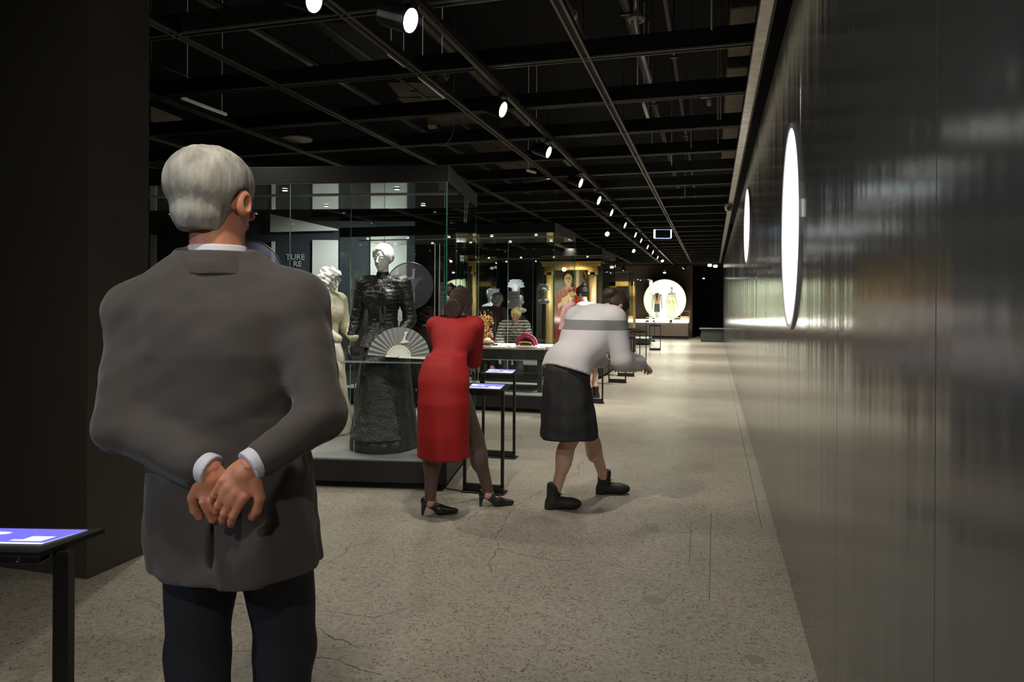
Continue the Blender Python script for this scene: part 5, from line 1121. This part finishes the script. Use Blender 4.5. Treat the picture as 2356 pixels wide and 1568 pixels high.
def walker():
    r = place(1318, 1170, 4.66, 128, 'stooping woman in a white knit with a grey band and black skirt and ankle boots', 'person')
    f = Fig(1.68, lean=.62, head=.5, side=-.03); j = f.J
    j['pel'] = np.array((0, .07, .92)); j['chest'] = j['pel']+f.u*.335; j['neck'] = j['pel']+f.u*.49; j['head'] = j['neck']+np.array((-.02, -.135, .045))
    for k, q in (('l', 1), ('r', -1)):
        j['sh'+k] = j['neck']-f.u*.05+np.array((q*.17, 0, -.0)); j['hip'+k] = np.array((q*.075, .05, .86))
        j['el'+k] = j['sh'+k]+np.array((q*.05, -.03, -.27)); j['wr'+k] = j['el'+k]+np.array((-q*.05, -.22, -.03))
    def loc(px, py):
        p = flo(px, py)-r.location; q = Matrix.Rotation(-r.rotation_euler[2], 3, 'Z') @ p; return np.array((q.x, q.y, 0))
    a, b_ = loc(1276, 1170), loc(1392, 1135); lf = 'l' if a[0] > b_[0] else 'r'; rg = 'r' if lf == 'l' else 'l'
    j['an'+lf] = a+np.array((0, 0, .09)); j['an'+rg] = b_+np.array((0, 0, .09))
    for k in 'lr': j['kn'+k] = (j['hip'+k]*.5+j['an'+k]*.5)+np.array((0, -.05, .02))
    f.skin(r, SKIN2, .012, hands=[('l', (-.2, -.9, -.3), (.1, -.2, .9), -1, .6), ('r', (.2, -.9, -.3), (-.1, -.2, .9), 1, .5)], hv=.005)
    body = U([f.torso(.034), el(j['chest']+np.array((0, .03, -.05)), (.195, .14, .20), basis(f.u, (1, 0, 0))), el(j['pel']+np.array((0, -.01, .09)), (.165, .115, .12))], .04)
    for k in 'lr': body = U([body, f.arm(k, .030, .9)], .03)
    f1 = wob(clip(body, (0, .35, -1), (0, .05, .93)), .007, 18, 4)
    sdf('knit_top', f1, (-.45, -.8, .8), (.45, .35, 1.62), .0095, knit_striped(), r)
    sk = loft([(.50, 0, .03, .185, .20), (.62, 0, .04, .18, .185), (.80, 0, .06, .17, .15), (.95, 0, .06, .155, .135), (1.06, 0, .04, .13, .11)], 2, 0, lambda a, z: .02*np.sin(a*9))
    sdf('skirt', wob(sk, .005, 20, 2), (-.28, -.26, .48), (.28, .35, 1.08), .0095, BKS, r)
    f.hair(r, mat('brown_hair', (.04, .022, .014), .5, bump=.2, bscale=90, zs=.25), 'updo', .006)
    f.shoes(r, mat('black_suede', (.012, .012, .012), .6), 'boot', .0055, yaw={'l': -.66, 'r': -.66})
walker()
def bun_woman():
    r = place(1360, 930, 10.3, 235, 'woman with a dark hair bun and ankle boots standing at the second case', 'person')
    f = Fig(1.66, lean=.18, head=.25); j = f.J
    for k, q in (('l', 1), ('r', -1)): j['el'+k] = j['sh'+k]+np.array((q*.06, -.02, -.27)); j['wr'+k] = j['el'+k]+np.array((-q*.10, -.10, .16))
    f.skin(r, SKIN2, .014, hv=.008, hvox=.007, hands=[('l', (-.6, -.8, .3), (.3, -.3, 1), 1, .6), ('r', (.6, -.8, .3), (-.3, -.3, 1), -1, .6)])
    f.hair(r, mat('black_hair', (.010, .007, .006), .5), 'bun', .008)
    f.top(r, mat('light_grey_jumper', (.42, .41, .42), .85), .024, .95, 'jumper', .012, seed=6, amp=.006)
    sdf('skirt', loft([(.52, 0, 0, .17, .15), (.8, 0, 0, .17, .14), (1.0, 0, 0, .135, .11)]), (-.25, -.25, .5), (.25, .25, 1.02), .014, BKS, r)
    f.shoes(r, SHB, 'boot', .008)
bun_woman()
def stooper(px, z, hy, H, ang, label, top, hairm, hk, turn=0, lean=1.0, head=.1, name='person', tm=NAVY, vox=.014, skin=SKIN):
    """someone bending over; hy = picture row of the head centre"""
    r = place(px, 950, z, ang, label, 'person'); f = Fig(H, lean=lean, head=head, turn=turn); j = f.J
    target = EYE-(hy-695)*z/FPX; dz = target-j['head'][2]
    for k in ('pel', 'chest', 'neck', 'head', 'shl', 'shr', 'ell', 'elr', 'wrl', 'wrr', 'hipl', 'hipr'): j[k] = j[k]+np.array((0, .18, dz))
    for k, q in (('l', 1), ('r', -1)): j['kn'+k] = np.array((q*.1, (j['hip'+k][1])*.6-.06, j['hip'+k][2]*.53)); j['el'+k] = j['sh'+k]+np.array((q*.07, .0, -.24)); j['wr'+k] = j['el'+k]+np.array((-q*.08, -.15, -.12)); j['an'+k] = np.array((q*.1, .1, .09))
    f.skin(r, skin, vox, hv=.008, hvox=.0055, hands=[('l', (-.3, -.8, -.6), (.3, -.3, 1), 1, .5), ('r', (.3, -.8, -.6), (-.3, -.3, 1), -1, .5)])
    f.hair(r, hairm, hk, .0065, seed=4)
    f.top(r, top, .026, None, 'jumper', .011, seed=2, amp=.006)
    tr = U([el(j['pel'], (.16, .13, .13))]+[U([rc(j['hip'+k], j['kn'+k], .095, .07), rc(j['kn'+k], j['an'+k]-np.array((0, 0, .03)), .07, .055)], .02) for k in 'lr'], .03)
    sdf('trousers', clip(tr, (0, 0, -1), (0, 0, .03)), (-.35, -.4, 0), (.35, .6, 1.2), .015, tm, r)
    f.shoes(r, SHB, 'shoe', .009); return f
def zig():
    m = bpy.data.materials.new('zigzag_knit'); m.use_nodes = True; nt = m.node_tree; b = nt.nodes['Principled BSDF']; tc = nt.nodes.new('ShaderNodeTexCoord'); w = nt.nodes.new('ShaderNodeTexWave')
    w.wave_profile = 'SAW'; w.bands_direction = 'Z'; w.inputs['Scale'].default_value = 7; w.inputs['Distortion'].default_value = 3; w.inputs['Detail Scale'].default_value = 4; rp = nt.nodes.new('ShaderNodeValToRGB'); rp.color_ramp.interpolation = 'CONSTANT'
    e = rp.color_ramp.elements; e[0].color = (.045, .04, .038, 1); e[1].position = .5; e[1].color = (.42, .36, .33, 1); nt.links.new(tc.outputs['Object'], w.inputs['Vector']); nt.links.new(w.outputs['Fac'], rp.inputs[0]); nt.links.new(rp.outputs[0], b.inputs['Base Color']); b.inputs['Roughness'].default_value = .9; return m
stooper(1180, 10.95, 722, 1.62, 8, 'blonde woman in a zigzag striped jumper bending over the far side of the table', zig(), mat('blond_curls', (.62, .46, .22), .6, var=.3, vscale=40), 'short', turn=-.2, lean=.75, head=-.1)
stooper(1128, 11.4, 690, 1.75, 150, 'grey haired man in a dark plum jacket stooping behind the glass dome', mat('plum_jacket', (.045, .016, .028), .8), mat('grey_hair'), 'short', lean=.55, head=.1)
stooper(966, 7.75, 735, 1.66, 165, 'person with dark curly hair and dark clothes stooping between the first two cases', mat('dark_jumper', (.022, .014, .014), .85), mat('dark_curls', (.022, .014, .011), .6), 'curly', lean=.6, head=.15)
# ---------------------------------------------------------------- small frame stands with tilted screens
SCR = vmat('lit_screen', .3, 1.6); SCR2 = vmat('lit_screen_blue', .3, 1.0)
def stand(px, py, label, ang=0, near=False, wd=.31, lit=1, cord=None, z=None, group='screen stands along the cases', hgt=.755):
    p = flo(px, py) if z is None else at(px, py, z); p.z = 0
    e = empty('screen_stand', p, ang, label, 'stand', group); w_ = wd/2; t = .011
    d = .16
    for x in (-w_, w_-2*t): MB().bbox((x, 0, .05), (x+2*t, .022, hgt-.03), .002).build('post', STL, e)
    MB().bbox((-w_-.008, -.03, 0), (w_+.008, .09, .012), .002).build('foot_plate', STL, e)
    MB().bbox((-w_, 0, .012), (w_, .022, .065), .002).build('bottom_bar', STL, e)
    M = Matrix.Translation((0, 0, hgt)) @ Matrix.Rotation(.12, 4, 'X')
    MB().bbox((-w_-.004, -.02, -.045), (w_+.004, .01, -.004), .003, M).build('front_bar', STL, e)
    MB().bbox((-w_-.004, -.02, -.008), (w_+.004, d, .004), .003, M).build('screen_tray', STL, e)
    rr = random.Random(int(px))
    bl = [(rr.uniform(.15, .4), rr.uniform(.3, .7), rr.uniform(.06, .16)) for _ in range(3)]
    def col(u, v):
        c = (.20, .20, .75) if lit == 1 else (.12, .12, .45)
        if u < .42 and abs(v-.62+.25*(u-.2)) < .09+.06*math.sin(u*16): c = (1, 1, 1)
        if u > .62 and .12 < v < .42+.1*math.sin(u*20): c = (.95, .95, 1)
        if v < .07: c = (.85, .9, 1)
        if lit == 2 and u > .6: c = (.9, .35, .3)
        return c
    if lit: paint('screen', wd*.80, d*.82, 36, 16, col, SCR if near else SCR2, e, M @ Matrix.Translation((0, .07, .0062)) @ Matrix.Rotation(-PI/2, 4, 'X'), th=.002)
    for x in (-w_+.03, w_-.03): MB().lathe([(0, 0), (.005, 0), (.004, .004), (0, .005)], 10, M @ Matrix.Translation((x, -.02, -.025)) @ Matrix.Rotation(PI/2, 4, 'X'), caps=False).build('bolt', CHR, e)
    if cord:
        pts = [flo(*q) for q in cord]; c = MB(); c.tube([q-p+Vector((0, 0, .006)) for q in pts], .004, 6); c.build('power_cord', BLK, e, True)
    return e
stand(1111, 1134, 'black frame stand with a small screen nearest the red dressed woman', cord=[(1064,1131),(1055,1129),(1040,1127),(1020,1123)])
stand(1146, 1053, 'second black frame stand just behind the nearest case corner one', cord=[(1107,1043),(1095,1048),(1080,1048)])
stand(1328, 956, 'black frame stand with a lit screen behind the striding woman', lit=2)
stand(1362, 927, 'black frame stand around the ankle boots of the woman with the bun')
stand(1420, 880, 'black frame stand with a white card, in front of the third case', lit=0)
stand(1440, 865.5, 'black frame stand just behind the one with the white card', lit=0)
stand(1469, 836, 'wider black frame stand beside the fourth case, nearer one', wd=.36, lit=0)
stand(1457, 826.5, 'black frame stand beside the fourth case, farther one', wd=.34, lit=0)
stand(1507, 805.5, 'tall thin frame stand on the bright floor near the far wall', wd=.33, lit=0)
stand(1496, 785.5, 'faint far frame stand just left of the one on the bright floor', wd=.33, lit=0)
p = flo(1415, 880); e = empty('caption_card', (p.x-.06, p.y+.03, .752), 0, 'small white caption card on top of a frame stand', 'card')
MB().bbox((-.05, 0, 0.01), (.05, .05, .10), .002, Matrix.Rotation(-.3, 4, 'X')).build('card_block', WHT, e)
# the stand at the lower left edge, close to the camera
p = at(146, 1500, 1.86); 
e = stand(0, 0, 'large near frame stand with a glowing blue screen below the left partition', TH+.0, True, .50, 1) if False else None
def near_stand():
    p = at(146, 1500, 1.82); e = empty('screen_stand', (p.x, p.y, 0), TH-math.radians(2), 'near black stand with a glowing blue screen under the left partition', 'stand', 'screen stands along the cases')
    z = .750; wd = .36
    for x in (-wd, -.021): MB().bbox((x, -.015, .012), (x+.042, .015, z-.01), .003).build('post', STL, e)
    MB().bbox((-wd-.01, -.06, 0), (.04, .08, .012), .003).build('foot_plate', STL, e)
    M = Matrix.Translation((0, 0, z)) @ Matrix.Rotation(.03, 4, 'X')
    MB().bbox((-wd-.03, -.062, -.026), (-.022, -.02, -.004), .003, M).build('front_bar', STL, e)
    MB().prism([(-wd-.03, -.06), (-.022, -.06), (.036, .115), (-wd-.03, .115)], -.008, .004, M).build('screen_tray', STL, e)
    def col(u, v):
        c = (.11, .10, .62)
        if u < .5 and abs(v-.58-.5*(u-.3)) < .10+.05*math.sin(u*22): c = (1, 1, 1)
        if .66 < u < .93 and .16 < v < .5-.25*(u < .74): c = (.9, .95, 1)
        if v < .06: c = (.75, .88, 1)
        return c
    o = paint('screen', .30, .13, 60, 26, col, SCR, e, None, th=.002)
    for v in o.data.vertices:
        x, _, q = v.co; k = (q+.065)/.13; v.co = M @ Vector((x-.205+.055*k*(x+.15)/.30+.0, .105*(k-.5)+.045, .0065-_))
    for x in (-.30, -.075): MB().lathe([(0, 0), (.0055, 0), (.004, .004), (0, .005)], 12, M @ Matrix.Translation((x, -.062, -.015)) @ Matrix.Rotation(PI/2, 4, 'X'), caps=False).build('bolt', CHR, e)
near_stand()
